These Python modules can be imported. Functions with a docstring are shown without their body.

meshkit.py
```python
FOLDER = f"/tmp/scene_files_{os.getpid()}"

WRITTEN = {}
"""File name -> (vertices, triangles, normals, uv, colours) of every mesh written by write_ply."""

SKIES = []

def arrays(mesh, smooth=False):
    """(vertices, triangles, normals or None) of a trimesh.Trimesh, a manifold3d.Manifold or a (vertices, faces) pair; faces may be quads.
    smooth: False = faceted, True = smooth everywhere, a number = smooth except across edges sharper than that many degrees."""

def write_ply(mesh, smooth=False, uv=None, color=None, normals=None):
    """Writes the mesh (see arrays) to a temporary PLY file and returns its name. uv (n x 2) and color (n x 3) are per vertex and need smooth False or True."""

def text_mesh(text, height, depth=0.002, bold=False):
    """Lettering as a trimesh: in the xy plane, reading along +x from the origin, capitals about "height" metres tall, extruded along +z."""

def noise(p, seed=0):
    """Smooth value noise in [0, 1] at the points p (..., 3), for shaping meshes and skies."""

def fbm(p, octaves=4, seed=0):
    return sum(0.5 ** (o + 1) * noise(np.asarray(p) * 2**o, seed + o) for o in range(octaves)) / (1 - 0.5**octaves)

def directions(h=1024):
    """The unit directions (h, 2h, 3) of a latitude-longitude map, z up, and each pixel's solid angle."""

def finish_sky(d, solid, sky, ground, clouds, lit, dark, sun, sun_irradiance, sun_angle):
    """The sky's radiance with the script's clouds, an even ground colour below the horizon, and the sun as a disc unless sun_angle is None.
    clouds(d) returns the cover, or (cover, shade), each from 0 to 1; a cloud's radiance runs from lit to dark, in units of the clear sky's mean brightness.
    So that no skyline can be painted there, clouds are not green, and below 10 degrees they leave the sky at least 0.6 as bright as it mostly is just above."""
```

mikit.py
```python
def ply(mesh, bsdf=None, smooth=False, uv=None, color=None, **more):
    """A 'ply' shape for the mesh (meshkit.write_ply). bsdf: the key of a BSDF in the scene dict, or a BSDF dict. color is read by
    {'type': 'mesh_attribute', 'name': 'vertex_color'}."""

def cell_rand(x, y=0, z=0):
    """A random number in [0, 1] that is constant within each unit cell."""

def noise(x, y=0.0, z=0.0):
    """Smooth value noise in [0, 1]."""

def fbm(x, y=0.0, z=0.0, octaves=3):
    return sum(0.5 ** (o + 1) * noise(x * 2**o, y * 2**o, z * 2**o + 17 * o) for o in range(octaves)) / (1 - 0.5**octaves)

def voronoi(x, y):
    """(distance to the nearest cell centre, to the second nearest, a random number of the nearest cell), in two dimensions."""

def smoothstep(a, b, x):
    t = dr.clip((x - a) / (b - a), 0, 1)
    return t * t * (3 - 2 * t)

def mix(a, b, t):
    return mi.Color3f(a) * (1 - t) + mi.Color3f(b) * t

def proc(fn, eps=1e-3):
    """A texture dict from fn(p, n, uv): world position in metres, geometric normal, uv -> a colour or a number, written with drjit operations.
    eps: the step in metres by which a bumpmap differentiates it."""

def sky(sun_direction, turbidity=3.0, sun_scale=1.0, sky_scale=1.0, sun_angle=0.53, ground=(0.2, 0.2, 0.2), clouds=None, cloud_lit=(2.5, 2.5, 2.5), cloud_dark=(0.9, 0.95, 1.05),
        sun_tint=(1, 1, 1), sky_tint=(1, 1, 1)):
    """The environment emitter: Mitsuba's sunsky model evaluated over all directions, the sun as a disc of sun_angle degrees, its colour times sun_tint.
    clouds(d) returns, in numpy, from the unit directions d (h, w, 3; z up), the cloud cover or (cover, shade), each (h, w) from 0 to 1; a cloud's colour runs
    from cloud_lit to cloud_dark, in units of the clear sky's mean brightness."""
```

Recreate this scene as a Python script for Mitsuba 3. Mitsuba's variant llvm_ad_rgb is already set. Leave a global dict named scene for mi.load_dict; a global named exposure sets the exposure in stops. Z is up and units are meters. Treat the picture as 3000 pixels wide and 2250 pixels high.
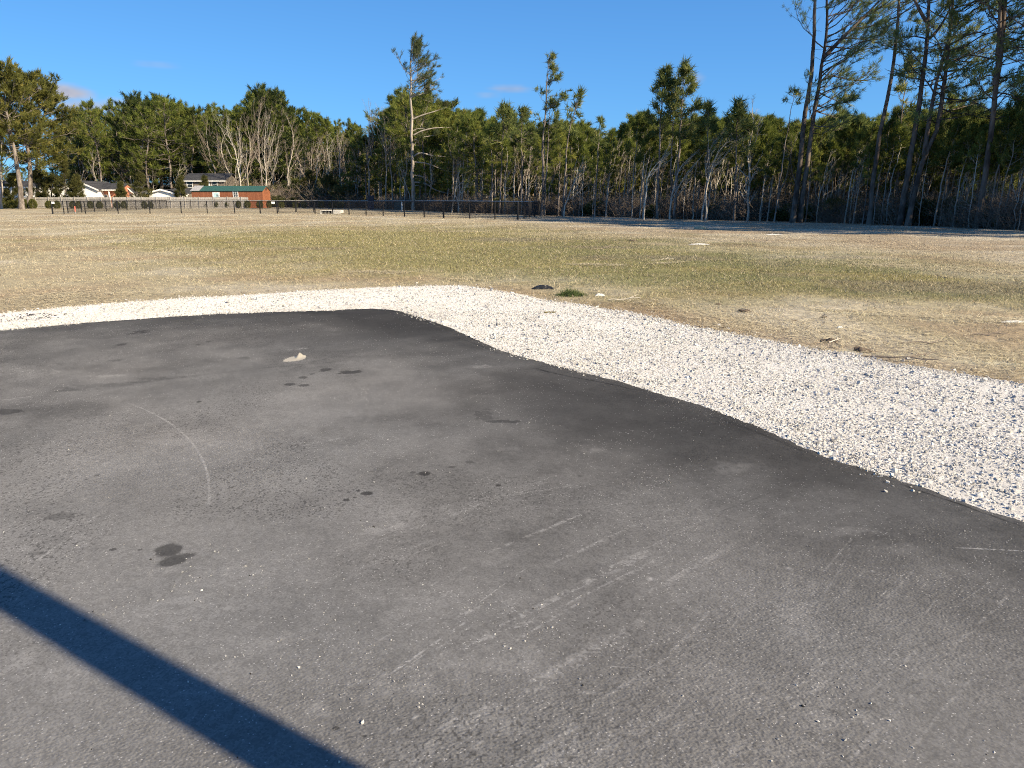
import math
import numpy as np, trimesh, shapely
import mitsuba as mi, drjit as dr
import mikit, meshkit
from shapely.geometry import Polygon, LineString
T = mi.ScalarTransform4f
scene, labels = {}, {}

# ------------------------------------------------------------------ camera, sky, exposure
FPX, PITCH, EYE, HZ = 2180.0, math.radians(14.0), 1.6, 581.5
FWD = np.array([0, math.cos(PITCH), -math.sin(PITCH)])
UPV = np.array([0, math.sin(PITCH), math.cos(PITCH)])
scene['camera'] = {'type': 'perspective', 'fov': math.degrees(2 * math.atan(1500 / FPX)), 'fov_axis': 'x',
                   'to_world': T().look_at(origin=[0, 0, EYE], target=[float(FWD[0]), float(EYE * 0 + FWD[1]), float(EYE + FWD[2])], up=[0, 0, 1]),
                   'near_clip': 0.05, 'far_clip': 3000.0}
SUN_EL = math.radians(30)
SUN = [0.837 * math.cos(SUN_EL), -0.547 * math.cos(SUN_EL), math.sin(SUN_EL)]


def cloud_cover(d):
    az = np.degrees(np.arctan2(d[..., 0], d[..., 1]))
    el = np.degrees(np.arcsin(np.clip(d[..., 2], -1, 1)))
    q = np.stack([az * 0.45, el * 1.3, az * 0], -1)
    n = meshkit.fbm(q, 5, 3)
    m = meshkit.fbm(np.stack([az * 1.6, el * 4.0, az * 0], -1), 4, 9)
    cover = np.zeros(az.shape)
    for a, e, sa, se, k in ((-29.8, 6.4, 2.2, 0.6, 0.8), (-28.4, 5.6, 2.2, 0.45, 0.6), (-26.4, 5.9, 1.6, 0.35, 0.4), (-0.1, 7.6, 1.5, 0.28, 0.38), (-1.8, 7.2, 1.0, 0.2, 0.2),
                            (12.6, 8.0, 1.0, 0.6, 0.3), (-24, 8.4, 1.5, .25, .15), (55, 12, 5, 1.2, .4), (-70, 10, 6, 1.4, .5), (150, 14, 9, 2.0, .5), (-140, 11, 8, 1.5, .5)):
        g = np.exp(-((az - a) / sa) ** 2 - ((el - e) / np.where(el > e, se, se * 0.75)) ** 2)
        cover = np.maximum(cover, k * np.clip(1.9 * g - 0.55 * (1 - n) - 0.35 * m, 0, 1))
    return cover, np.clip(0.3 + 0.8 * m, 0, 1)


scene['sky'] = mikit.sky(SUN, turbidity=2.8, clouds=cloud_cover, cloud_lit=(2.5, 2.1, 1.9), cloud_dark=(1.4, 1.3, 1.4), sky_tint=(0.25, 0.47, 0.71), sun_tint=(0.95, 1.0, 1.06))
exposure = 2.9


# ------------------------------------------------------------------ helpers
def G(u, v, z=-0.06):
    """the ground point seen at photo pixel (u, v)"""
    d = FWD + UPV * (1125 - v) / FPX + np.array([(u - 1500) / FPX, 0, 0])
    return (d * (z - EYE) / d[2])[:2]


def V(u, v, y):
    """the point of the upright plane at depth y that lies on the sight line of photo pixel (u, v)"""
    d = FWD + UPV * (1125 - v) / FPX + np.array([(u - 1500) / FPX, 0, 0])
    return d * (y / d[1]) + [0, 0, EYE]


def nrm(a):
    return a / (np.linalg.norm(a, axis=-1, keepdims=True) + 1e-12)


used = {}


def numbered(name):
    n = used.get(name, 0)
    used[name] = n + 1
    return name if n == 0 else f'{name}_{n:03d}'


def put(key, mesh, bsdf, smooth=False, color=None):
    key = numbered(key)
    scene[key] = mikit.ply(mesh, bsdf, smooth=smooth, color=color)
    return key


def tag(key, label, cat=None, group=None, kind=None):
    d = {'label': label}
    if cat: d['category'] = cat
    if group: d['group'] = group
    if kind: d['kind'] = kind
    labels[key] = d
    return key


def cat_mesh(ms):
    vs, fs, n = [], [], 0
    for v, f in ms:
        vs.append(v); fs.append(np.asarray(f) + n); n += len(v)
    return np.vstack(vs), np.vstack(fs)


def box(x0, x1, y0, y1, z0, z1, bevel=0.0):
    m = trimesh.creation.box((x1 - x0, y1 - y0, z1 - z0))
    return np.array(m.vertices) + [(x0 + x1) / 2, (y0 + y1) / 2, (z0 + z1) / 2], np.array(m.faces)


def prism(poly, axis, a, b):
    """polygon (2-D, of the other two axes in order) extruded along axis from a to b"""
    m = trimesh.creation.extrude_polygon(Polygon(poly), b - a, engine='earcut')
    v = np.array(m.vertices)
    q = np.zeros_like(v)
    o = [i for i in range(3) if i != axis]
    q[:, o[0]], q[:, o[1]], q[:, axis] = v[:, 0], v[:, 1], v[:, 2] + a
    f = np.array(m.faces)
    return (q, f if axis != 1 else f[:, ::-1])


def tubes(P, R, s=4):
    P, R = np.asarray(P, float), np.asarray(R, float)
    N, K = P.shape[:2]
    t = nrm(np.gradient(P, axis=1))
    ref = np.where(np.abs(nrm(P[:, -1] - P[:, 0])[:, 2:]) < 0.85, [[0, 0, 1.0]], [[1.0, 0, 0]])[:, None]
    a = nrm(np.cross(t, ref)); b = np.cross(t, a)
    ang = np.arange(s) * 2 * np.pi / s
    v = P[:, :, None] + R[:, :, None, None] * (np.cos(ang)[None, None, :, None] * a[:, :, None] + np.sin(ang)[None, None, :, None] * b[:, :, None])
    n, k, j = np.meshgrid(np.arange(N), np.arange(K - 1), np.arange(s), indexing='ij')
    i0 = (n * K + k) * s
    q = np.stack([i0 + j, i0 + (j + 1) % s, i0 + s + (j + 1) % s, i0 + s + j], -1).reshape(-1, 4)
    return v.reshape(-1, 3), np.vstack([q[:, [0, 1, 2]], q[:, [0, 2, 3]]])


def resample(pts, K):
    from scipy.interpolate import PchipInterpolator
    pts = np.asarray(pts, float)
    s = np.r_[0, np.cumsum(np.linalg.norm(np.diff(pts, axis=0), axis=1))]
    return PchipInterpolator(s / s[-1], pts, axis=0)(np.linspace(0, 1, K))


def along(P, u):
    """points (N,K,3) at parameters u (N,M) -> (N,M,3) and tangents"""
    K = P.shape[1]
    x = u * (K - 1); i = np.clip(np.floor(x).astype(int), 0, K - 2); f = (x - i)[..., None]
    n = np.arange(len(P))[:, None]
    a, b = P[n, i], P[n, i + 1]
    return a + (b - a) * f, nrm(b - a)


def hash01(x, y=0, z=0):
    def u(v): return (np.floor(v).astype(np.int64) + 1000000).astype(np.uint64) & 0xFFFFFFFF
    h = (u(x) * 374761393 + u(y) * 668265263 + u(z) * 2147483647) & 0xFFFFFFFF
    h = ((h ^ (h >> np.uint64(13))) * 1274126177) & 0xFFFFFFFF
    return ((h ^ (h >> np.uint64(16))) & 0xFFFFFF) / 16777215.0


def nfbm(x, y, oct=3, seed=0):
    return meshkit.fbm(np.stack([x, y, np.zeros_like(x) + seed * 7.3], -1), oct, seed)


def sstep(a, b, x):
    t = np.clip((x - a) / (b - a), 0, 1)
    return t * t * (3 - 2 * t)


# ------------------------------------------------------------------ materials
VC = {'type': 'mesh_attribute', 'name': 'vertex_color'}


def mat(key, rgb, rough=0.9, **k):
    scene[key] = {'type': 'twosided', 'bsdf': {'type': 'principled', 'base_color': {'type': 'rgb', 'value': list(rgb)}, 'roughness': rough, 'specular': 0.3, **k}}
    return key


def diff(key, tex):
    scene[key] = {'type': 'twosided', 'bsdf': {'type': 'diffuse', 'reflectance': tex}}
    return key


def bump(key, tex, fn, scale=1.0, eps=2e-3, rough=0.9, spec=0.3):
    scene[key] = {'type': 'twosided', 'bsdf': {'type': 'bumpmap', 'arbitrary': mikit.proc(fn, eps), 'scale': scale,
                                              'bsdf': {'type': 'principled', 'base_color': tex, 'roughness': rough, 'specular': spec}}}
    return key


noise, fbm, voronoi, cell_rand, smst, mix = mikit.noise, mikit.fbm, mikit.voronoi, mikit.cell_rand, mikit.smoothstep, mikit.mix

# stains that lie on the asphalt: (photo pixel, half width px, half height px, strength, raggedness)
STAINS = [(498, 1612, 34, 20, .75, .5), (510, 1640, 42, 18, .75, .5), (556, 1626, 24, 8, .6, .6), (332, 1610, 11, 4, .7, .3), (410, 1610, 7, 3, .6, .3), (110, 1622, 26, 6, .4, .9), (1073, 1445, 18, 6, .85, .3), (1014, 1465, 10, 3.5, .8, .2), (1050, 1437, 7, 3, .7, .2),
          (1040, 1457, 6, 2.5, .6, .2), (1020, 1442, 5, 2, .6, .2), (1244, 1388, 16, 6, .8, .3), (1210, 1384, 9, 3, .5, .2), (1325, 1368, 12, 3, .5, .3), (1375, 1353, 14, 4, .45, .5), (1460, 1422, 8, 3.5, .8, .1), (1415, 1213, 34, 14, .35, .9), (1470, 1234, 58, 4.5, .6, .7),
          (848, 1126, 17, 3.5, .7, .2), (890, 1129, 18, 3.5, .7, .2), (888, 1106, 14, 3.5, .7, .2), (915, 1095, 8, 2, .6, .2), (953, 1084, 15, 5, .7, .6), (1020, 1089, 30, 5, .75, .8), (420, 971, 20, 4, .6, .9), (385, 978, 12, 2.5, .6, .6), (360, 1008, 12, 4, .6, .8),
          (610, 1001, 8, 2, .5, .2), (580, 1010, 6, 2, .5, .2), (335, 1055, 20, 3.5, .45, .8), (175, 1066, 18, 3, .35, .8), (115, 1073, 18, 3, .35, .8), (583, 1177, 7, 2.5, .8, .1), (15, 1206, 36, 8, .55, .8), (715, 1050, 20, 4, .4, .5), (200, 1140, 60, 6, .4, .9), (300, 1128, 80, 4, .3, .9),
          (425, 1110, 40, 6, .3, 1.0), (190, 1515, 50, 10, .4, 1.0), (985, 2132, 10, 6, .7, .5), (1070, 2156, 8, 4, .6, .5), (1700, 1395, 7, 3, .4, .5), (60, 1352, 8, 3, .5, .4), (285, 1393, 9, 3, .5, .4)]
STAIN_W = []
for u, v, a, b, s, rg in STAINS:
    c = G(u, v, 0)
    STAIN_W.append((float(c[0]), float(c[1]), float(np.linalg.norm(G(u + a, v, 0) - c)), float(abs(G(u, v - b, 0) - G(u, v + b, 0))[1] / 2), s, rg))
# pale dusty smears: pixel, half sizes, strength
SMEARS = [(1150, 1538, 45, 16, .35), (1240, 1510, 40, 14, .22), (1090, 1555, 40, 10, .28), (1300, 1490, 35, 12, .2), (1160, 1500, 90, 30, .15), (1410, 1072, 30, 8, .25), (1030, 1210, 50, 14, .14), (640, 2010, 120, 60, .18), (930, 2080, 40, 25, .25), (30, 1930, 80, 40, .3),
          (200, 1980, 160, 60, .15), (560, 1790, 200, 60, .14), (640, 1690, 180, 40, .12), (1850, 1990, 40, 20, .2), (2400, 2005, 30, 10, .25), (2620, 2090, 25, 14, .2), (1455, 1640, 60, 20, .15), (1490, 1315, 40, 10, .13), (1740, 1320, 40, 8, .15), (2130, 1370, 90, 16, .16),
          (2480, 1560, 120, 14, .14), (2650, 1610, 120, 20, .12), (1730, 2030, 26, 8, .55), (60, 1610, 40, 14, .3), (350, 1330, 200, 60, .10), (600, 1280, 300, 60, .08), (100, 1090, 160, 10, .14), (300, 1100, 90, 5, .2), (880, 1060, 60, 10, .15), (1590, 1660, 30, 7, .2), (2310, 1666, 13, 6, .5), (2555, 1672, 7, 4, .45), (1908, 1697, 12, 7, .6), (2065, 1873, 8, 5, .45)]
SMEARS += [(1150, 2000, 240, 60, .22), (1480, 1930, 220, 50, .18), (1520, 2110, 200, 50, .14), (2480, 2110, 170, 50, .22), (2350, 1830, 120, 60, .12), (1280, 1760, 260, 50, .12), (820, 1880, 200, 50, .14)]
SMEAR_W = []
for u, v, a, b, s in SMEARS:
    c = G(u, v, 0)
    SMEAR_W.append((float(c[0]), float(c[1]), float(np.linalg.norm(G(u + a, v, 0) - c)), float(abs(G(u, v - b, 0) - G(u, v + b, 0))[1] / 2), s))
# straight scuffs: two pixels, width m, strength
SCUFFS = [((1265, 1935), (1575, 1815), .018, .30), ((1190, 1975), (1330, 1905), .02, .14), ((1100, 2185), (1240, 2080), .012, .42), ((1380, 2110), (1690, 1925), .03, .2), ((1310, 2230), (1410, 2165), .02, .25), ((1680, 2250), (1960, 2090), .03, .14),
          ((2300, 2060), (2420, 1920), .012, .2), ((2340, 1790), (2400, 1700), .012, .22), ((2400, 1700), (2550, 1530), .008, .14), ((2400, 1770), (2500, 1600), .006, .12), ((2490, 2230), (2580, 2120), .012, .25), ((2800, 1606), (3000, 1618), .008, .42), ((100, 1650), (290, 1500), .012, .3),
          ((50, 1620), (270, 1510), .03, .14), ((1780, 1955), (1920, 1966), .004, .32), ((1500, 1445), (1610, 1433), .012, .3), ((1420, 1460), (1690, 1420), .015, .14), ((960, 1290), (1000, 1283), .01, .3), ((800, 1320), (1000, 1285), .02, .15), ((390, 1280), (395, 1262), .006, .4), ((840, 1025), (905, 1020), .02, .4), ((0, 1085), (190, 1065), .02, .22), ((0, 1172), (130, 1156), .02, .24), ((620, 1054), (650, 1052), .02, .3)]
_r = np.random.default_rng(77)
for _i in range(46):
    _u, _v = _r.uniform(1000, 2950), _r.uniform(1750, 2240)
    _l = _r.uniform(60, 260)
    SCUFFS.append(((_u, _v), (_u + _l, _v - _l * _r.uniform(.5, .72) * (1 if _u < 1900 else 1.6)), _r.uniform(.003, .013), _r.uniform(.10, .42) * (1 if _u < 1750 else .45)))
SCUFF_W = [(*[float(x) for x in G(*a, 0)], *[float(x) for x in G(*b, 0)], w, s) for a, b, w, s in SCUFFS]


DARK_W = [(*[float(x) for x in G(*a, 0)], *[float(x) for x in G(*b, 0)], w, s) for a, b, w, s in (((1125, 904), (1300, 955), .03, .5), ((1560, 1078), (1860, 1142), .025, .75), ((1330, 985), (1480, 1040), .03, .35), ((2080, 1215), (2380, 1330), .03, .4), ((2640, 1415), (3020, 1552), .016, .75), ((150, 1148), (620, 1096), .07, .4), ((600, 1097), (1010, 1056), .05, .3), ((820, 1092), (990, 1040), .03, .25), ((2100, 1500), (2260, 1440), .01, .3))]
STREAK = [float(v) for v in nrm(G(1690, 1925, 0) - G(1380, 2110, 0))]


def circle3(a, b, c):
    ax, ay, bx, by, cx, cy = *a, *b, *c
    d = 2 * (ax * (by - cy) + bx * (cy - ay) + cx * (ay - by))
    ux = ((ax * ax + ay * ay) * (by - cy) + (bx * bx + by * by) * (cy - ay) + (cx * cx + cy * cy) * (ay - by)) / d
    uy = ((ax * ax + ay * ay) * (cx - bx) + (bx * bx + by * by) * (ax - cx) + (cx * cx + cy * cy) * (bx - ax)) / d
    return ux, uy, math.hypot(ax - ux, ay - uy)


ARC = circle3(G(400, 1190, 0), G(556, 1290, 0), G(608, 1500, 0))
ARC_A, ARC_B = G(330, 1165, 0), G(606, 1510, 0)


def asphalt_fine(x, y):
    d1, d2, r = voronoi(x * 150, y * 150)
    return d1, d2, r


def asphalt_col(p, n, uv):
    x, y = p.x, p.y
    big = fbm(x * 0.55 + 3, y * 0.55, 0.0, 4)
    med = fbm(x * 2.7, y * 2.7, 4.0, 4)
    # grey dust lies thickest towards the near left, the far end and the right edge are fresher and blacker
    edge = (11.6 - y) * 0.49 - (x + 1.8) * 0.872      # metres in from the right-hand edge
    fresh = smst(1.7, 0.1, edge + 1.5 * (big - 0.5)) * 0.8 + 0.85 * smst(7.8, 11.0, y + 2.2 * (big - 0.5))
    band = fbm((x * 0.9 + y * 0.3) * 0.8, (y - x * 0.3) * 3.2, 33.0, 4)
    dust = smst(0.16, 0.84, 0.36 * big + 0.34 * med + 0.16 * band + 0.14 * fbm(x * 9, y * 9, 3.0, 3) + 0.20 * smst(5.5, 2.2, y) + 0.20 * smst(1.4, -1.6, x) * smst(9.0, 5.5, y) - 0.14)
    base = (0.062 + 0.092 * dust) * (1 - 0.62 * dr.minimum(fresh, 1.0))
    # stains
    wx, wy = (noise(x * 9, y * 9, 1.0) - 0.5), (noise(x * 9, y * 9, 2.0) - 0.5)
    w2 = fbm(x * 30, y * 30, 5.0, 2) - 0.5
    stain = mi.Float(0)
    for cx, cy, a, b, s, rg in STAIN_W:
        k = rg * 1.3
        dx, dy = (x - cx) / a + wx * k + w2 * k, (y - cy) / b + wy * k + w2 * k
        stain = dr.maximum(stain, s * smst(1.22, 0.78, dr.sqrt(dx * dx + dy * dy)))
    smear = mi.Float(0)
    grain = fbm(x * 16, y * 16, 9.0, 3)
    for cx, cy, a, b, s in SMEAR_W:
        dx, dy = (x - cx) / a + wx * 0.9, (y - cy) / b + wy * 0.9
        smear = dr.maximum(smear, s * smst(1.35, 0.2, dr.sqrt(dx * dx + dy * dy)) * smst(0.2, 0.62, grain))
    broken = smst(0.36, 0.62, noise(x * 24, y * 24, 3.0) * 0.5 + noise(x * 90, y * 90, 6.0) * 0.5)
    for ax, ay, bx, by, w, s in SCUFF_W:
        L = math.hypot(bx - ax, by - ay)
        ux, uy = (bx - ax) / L, (by - ay) / L
        t = (x - ax) * ux + (y - ay) * uy
        d = dr.abs((x - ax) * uy - (y - ay) * ux + (noise(t * 3, w * 999, 1.0) - 0.5) * 0.03)
        smear = dr.maximum(smear, s * 1.5 * smst(1.0, 0.25, d / w) * smst(-0.02, 0.12, t / L) * smst(1.02, 0.9, t / L) * broken)
    for ax, ay, bx, by, w, s in DARK_W:
        L = math.hypot(bx - ax, by - ay)
        ux, uy = (bx - ax) / L, (by - ay) / L
        t = (x - ax) * ux + (y - ay) * uy
        d = dr.abs((x - ax) * uy - (y - ay) * ux + (noise(t * 4, w * 777, 2.0) - 0.5) * 0.05)
        stain = dr.maximum(stain, s * smst(1.0, 0.2, d / w) * smst(-0.02, 0.1, t / L) * smst(1.02, 0.9, t / L) * (0.4 + 0.6 * broken))
    ux, uy, rr = ARC
    dx, dy = x - ux, y - uy
    da = dr.abs(dr.sqrt(dx * dx + dy * dy) - rr)
    t = ((x - ARC_A[0]) * (ARC_B[0] - ARC_A[0]) + (y - ARC_A[1]) * (ARC_B[1] - ARC_A[1])) / float(np.sum((ARC_B - ARC_A) ** 2))
    on = smst(0.0, 0.3, t) * smst(1.0, 0.9, t) * dr.select(x > ux, 1.0, 0.0)
    smear = dr.maximum(smear, 0.5 * on * smst(0.010, 0.004, da) * (0.45 + 0.55 * broken))
    # tyre streaks of ground-in stone dust that run to the upper right
    c_, s_ = STREAK
    a, b = x * c_ + y * s_, -x * s_ + y * c_
    strk = smst(0.60, 0.80, fbm(a * 0.8, b * 22, 7.0, 3)) * smst(0.36, 0.6, fbm(x * 0.9, y * 0.9, 12.0, 2)) * smst(4.6, 3.0, y) * smst(-1.4, 0.0, x)
    smear = dr.maximum(smear, 0.42 * strk * broken * smst(1.6, 0.3, x))
    base = base + (0.30 - base) * smear
    base = base * (1 - 0.80 * stain)
    # aggregate grains and pits
    d1, d2, r = asphalt_fine(x, y)
    base = base * (0.84 + 0.34 * r)
    pit = smst(0.66, 0.80, noise(x * 120, y * 95, 8.0)) * smst(0.40, 0.68, fbm(x * 1.3, y * 1.3, 2.0, 3))
    base = base * (1 - 0.42 * pit * (1 - 0.6 * smst(-0.3, 0.8, x)))
    base = base * (0.86 + 0.28 * fbm(x * 38, y * 38, 17.0, 2))
    specks = smst(0.45, 0.70, fbm(x * 1.3 + 5, y * 1.3, 14.0, 2) + 0.16 * smst(4.6, 2.6, y) + 0.25 * strk)
    white = dr.select((r > 0.9975 - 0.022 * specks) & (d1 < 0.33), 1.0, 0.0) * (1 - stain)
    base = base + (0.38 - base) * white * 0.8
    warm = fbm(x * 0.8, y * 0.8, 21.0, 2)
    return mi.Color3f(base * (0.985 + 0.03 * warm), base, base * (1.02 - 0.03 * warm))


def asphalt_h(p, n, uv):
    x, y = p.x, p.y
    rough = smst(0.35, 0.7, fbm(x * 0.7, y * 0.7, 31.0, 2))
    return 0.0016 * noise(x * 150, y * 150, 1.0) * (0.4 + rough) + 0.0005 * noise(x * 45, y * 45, 2.0) * (0.2 + rough) + 0.006 * noise(x * 1.6, y * 1.6, 3.0)


bump('asphalt_material', mikit.proc(asphalt_col), asphalt_h, 1.0, 2.5e-3, 0.85, 0.15)


def gravel_col(p, n, uv):
    x, y = p.x, p.y
    d1, d2, r = voronoi(x * 36, y * 36)
    e, f, q = voronoi(x * 78 + 4, y * 78)
    tone = 0.39 + 0.14 * r + 0.07 * q
    gap = smst(0.02, 0.16, d2 - d1)
    tone = tone * (0.62 + 0.38 * gap)
    fines = 0.7 * smst(0.54, 0.68, fbm(x * 1.4, y * 1.4, 3.0, 3))
    tone = tone + (0.45 - tone) * 0.7 * fines
    k = fbm(x * 0.7, y * 0.7, 6.0, 2)
    return mi.Color3f(tone * (1.0 + 0.02 * k), tone * (0.985 + 0.01 * k), tone * 0.945)


def gravel_h(p, n, uv):
    d1, d2, r = voronoi(p.x * 36, p.y * 36)
    fines = smst(0.5, 0.62, fbm(p.x * 1.4, p.y * 1.4, 3.0, 3))
    return (1 - d1 * d1) * 0.012 * (1 - 0.75 * fines)


bump('gravel_material', mikit.proc(gravel_col), gravel_h, 1.0, 3e-3, 0.95, 0.2)
diff('vertex_tint', VC)


def soil_h(p, n, uv):
    return 0.05 * fbm(p.x * 5, p.y * 5, 1.0, 4)


scene['soil_material'] = {'type': 'twosided', 'bsdf': {'type': 'bumpmap', 'arbitrary': mikit.proc(soil_h, 2e-2), 'scale': 1.0, 'bsdf': {'type': 'diffuse', 'reflectance': VC}}}
scene['needle_material'] = {'type': 'principledthin', 'base_color': VC, 'roughness': 0.5, 'diff_trans': 0.9, 'spec_trans': 0.0, 'eta': 1.35}
scene['blade_material'] = {'type': 'principledthin', 'base_color': VC, 'roughness': 0.8, 'diff_trans': 0.6, 'spec_trans': 0.0, 'eta': 1.3}


def bark_fn(lo, hi, k=1.0):
    def fn(p, n, uv):
        a = fbm(p.x * 9 * k + p.y * 7, p.y * 9 * k, p.z * 2.2, 3)
        b = noise(p.x * 3, p.y * 3, p.z * 0.45)
        return mix(lo, hi, smst(0.25, 0.75, 0.6 * a + 0.4 * b))
    return fn


diff('pine_bark', mikit.proc(bark_fn((0.10, 0.085, 0.075), (0.27, 0.235, 0.21))))
diff('dark_bark', mikit.proc(bark_fn((0.05, 0.042, 0.038), (0.17, 0.145, 0.125))))
diff('pale_bark', mikit.proc(bark_fn((0.30, 0.27, 0.23), (0.56, 0.52, 0.45))))
diff('grey_bark', mikit.proc(bark_fn((0.20, 0.175, 0.15), (0.40, 0.36, 0.31))))
mat('twig_material', (0.20, 0.165, 0.135))
mat('dark_twig', (0.15, 0.12, 0.095))
mat('black_steel', (0.012, 0.012, 0.014), 0.4)
mat('white_paint', (0.80, 0.80, 0.78), 0.6)
mat('cream_concrete', (0.55, 0.55, 0.53), 0.9)
mat('glass_dark', (0.03, 0.04, 0.05), 0.1)
mat('dark_cavity', (0.02, 0.02, 0.02), 0.9)
mat('galvanised_steel', (0.42, 0.43, 0.42), 0.5)


def boards_fn(p, n, uv):
    r = cell_rand((p.x * 0.93 + p.y * 0.36) / 0.14)
    g = fbm(p.x * 14 + p.y * 14, p.z * 1.2, 3.0, 3)
    return mix((0.27, 0.255, 0.235), (0.46, 0.44, 0.41), 0.55 * r + 0.45 * g)


diff('weathered_wood', mikit.proc(boards_fn))


def shingle_fn(p, n, uv):
    r = cell_rand(p.x / 0.3 + dr.floor(p.z / 0.12) * 0.37, dr.floor(p.z / 0.12))
    g = fbm(p.x * 1.2, p.y * 1.2, p.z * 1.2, 2)
    return mix((0.035, 0.037, 0.042), (0.075, 0.077, 0.085), 0.6 * r + 0.4 * g)


diff('dark_shingle', mikit.proc(shingle_fn))


def shedwood_fn(p, n, uv):
    g = fbm(p.x * 6 + p.y * 6, p.z * 0.5, 2.0, 3)
    r = cell_rand((p.x + p.y) / 0.2)
    return mix((0.19, 0.075, 0.042), (0.30, 0.125, 0.072), 0.6 * g + 0.4 * r)


diff('rust_wood', mikit.proc(shedwood_fn))


def siding_fn(p, n, uv):
    r = smst(0.0, 0.12, p.z / 0.2 - dr.floor(p.z / 0.2))
    g = fbm(p.x * 2, p.y * 2, p.z * 2, 2)
    return mix((0.09, 0.08, 0.07), (0.20, 0.175, 0.15), 0.3 + 0.35 * r + 0.35 * (g - 0.3))


diff('tan_siding', mikit.proc(siding_fn))


def brick_fn(p, n, uv):
    row = dr.floor(p.z / 0.075)
    r = cell_rand((p.x + p.y) / 0.22 + row * 0.5, row)
    return mix((0.34, 0.13, 0.08), (0.52, 0.24, 0.16), r)


diff('red_brick', mikit.proc(brick_fn))


def peach_fn(p, n, uv):
    row = dr.floor(p.z / 0.075)
    r = cell_rand((p.x + p.y) / 0.22 + row * 0.5, row)
    return mix((0.42, 0.30, 0.24), (0.60, 0.46, 0.38), r)


diff('pale_brick', mikit.proc(peach_fn))
mat('green_metal', (0.04, 0.105, 0.085), 0.45, metallic=0.2)
mat('grey_metal', (0.30, 0.30, 0.30), 0.5)
mat('pink_paint', (0.80, 0.22, 0.16), 0.6)
mat('blue_black_plastic', (0.02, 0.025, 0.045), 0.5)
mat('dark_green_plastic', (0.05, 0.075, 0.07), 0.6)
mat('pale_blue_door', (0.45, 0.62, 0.66), 0.6)

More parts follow.
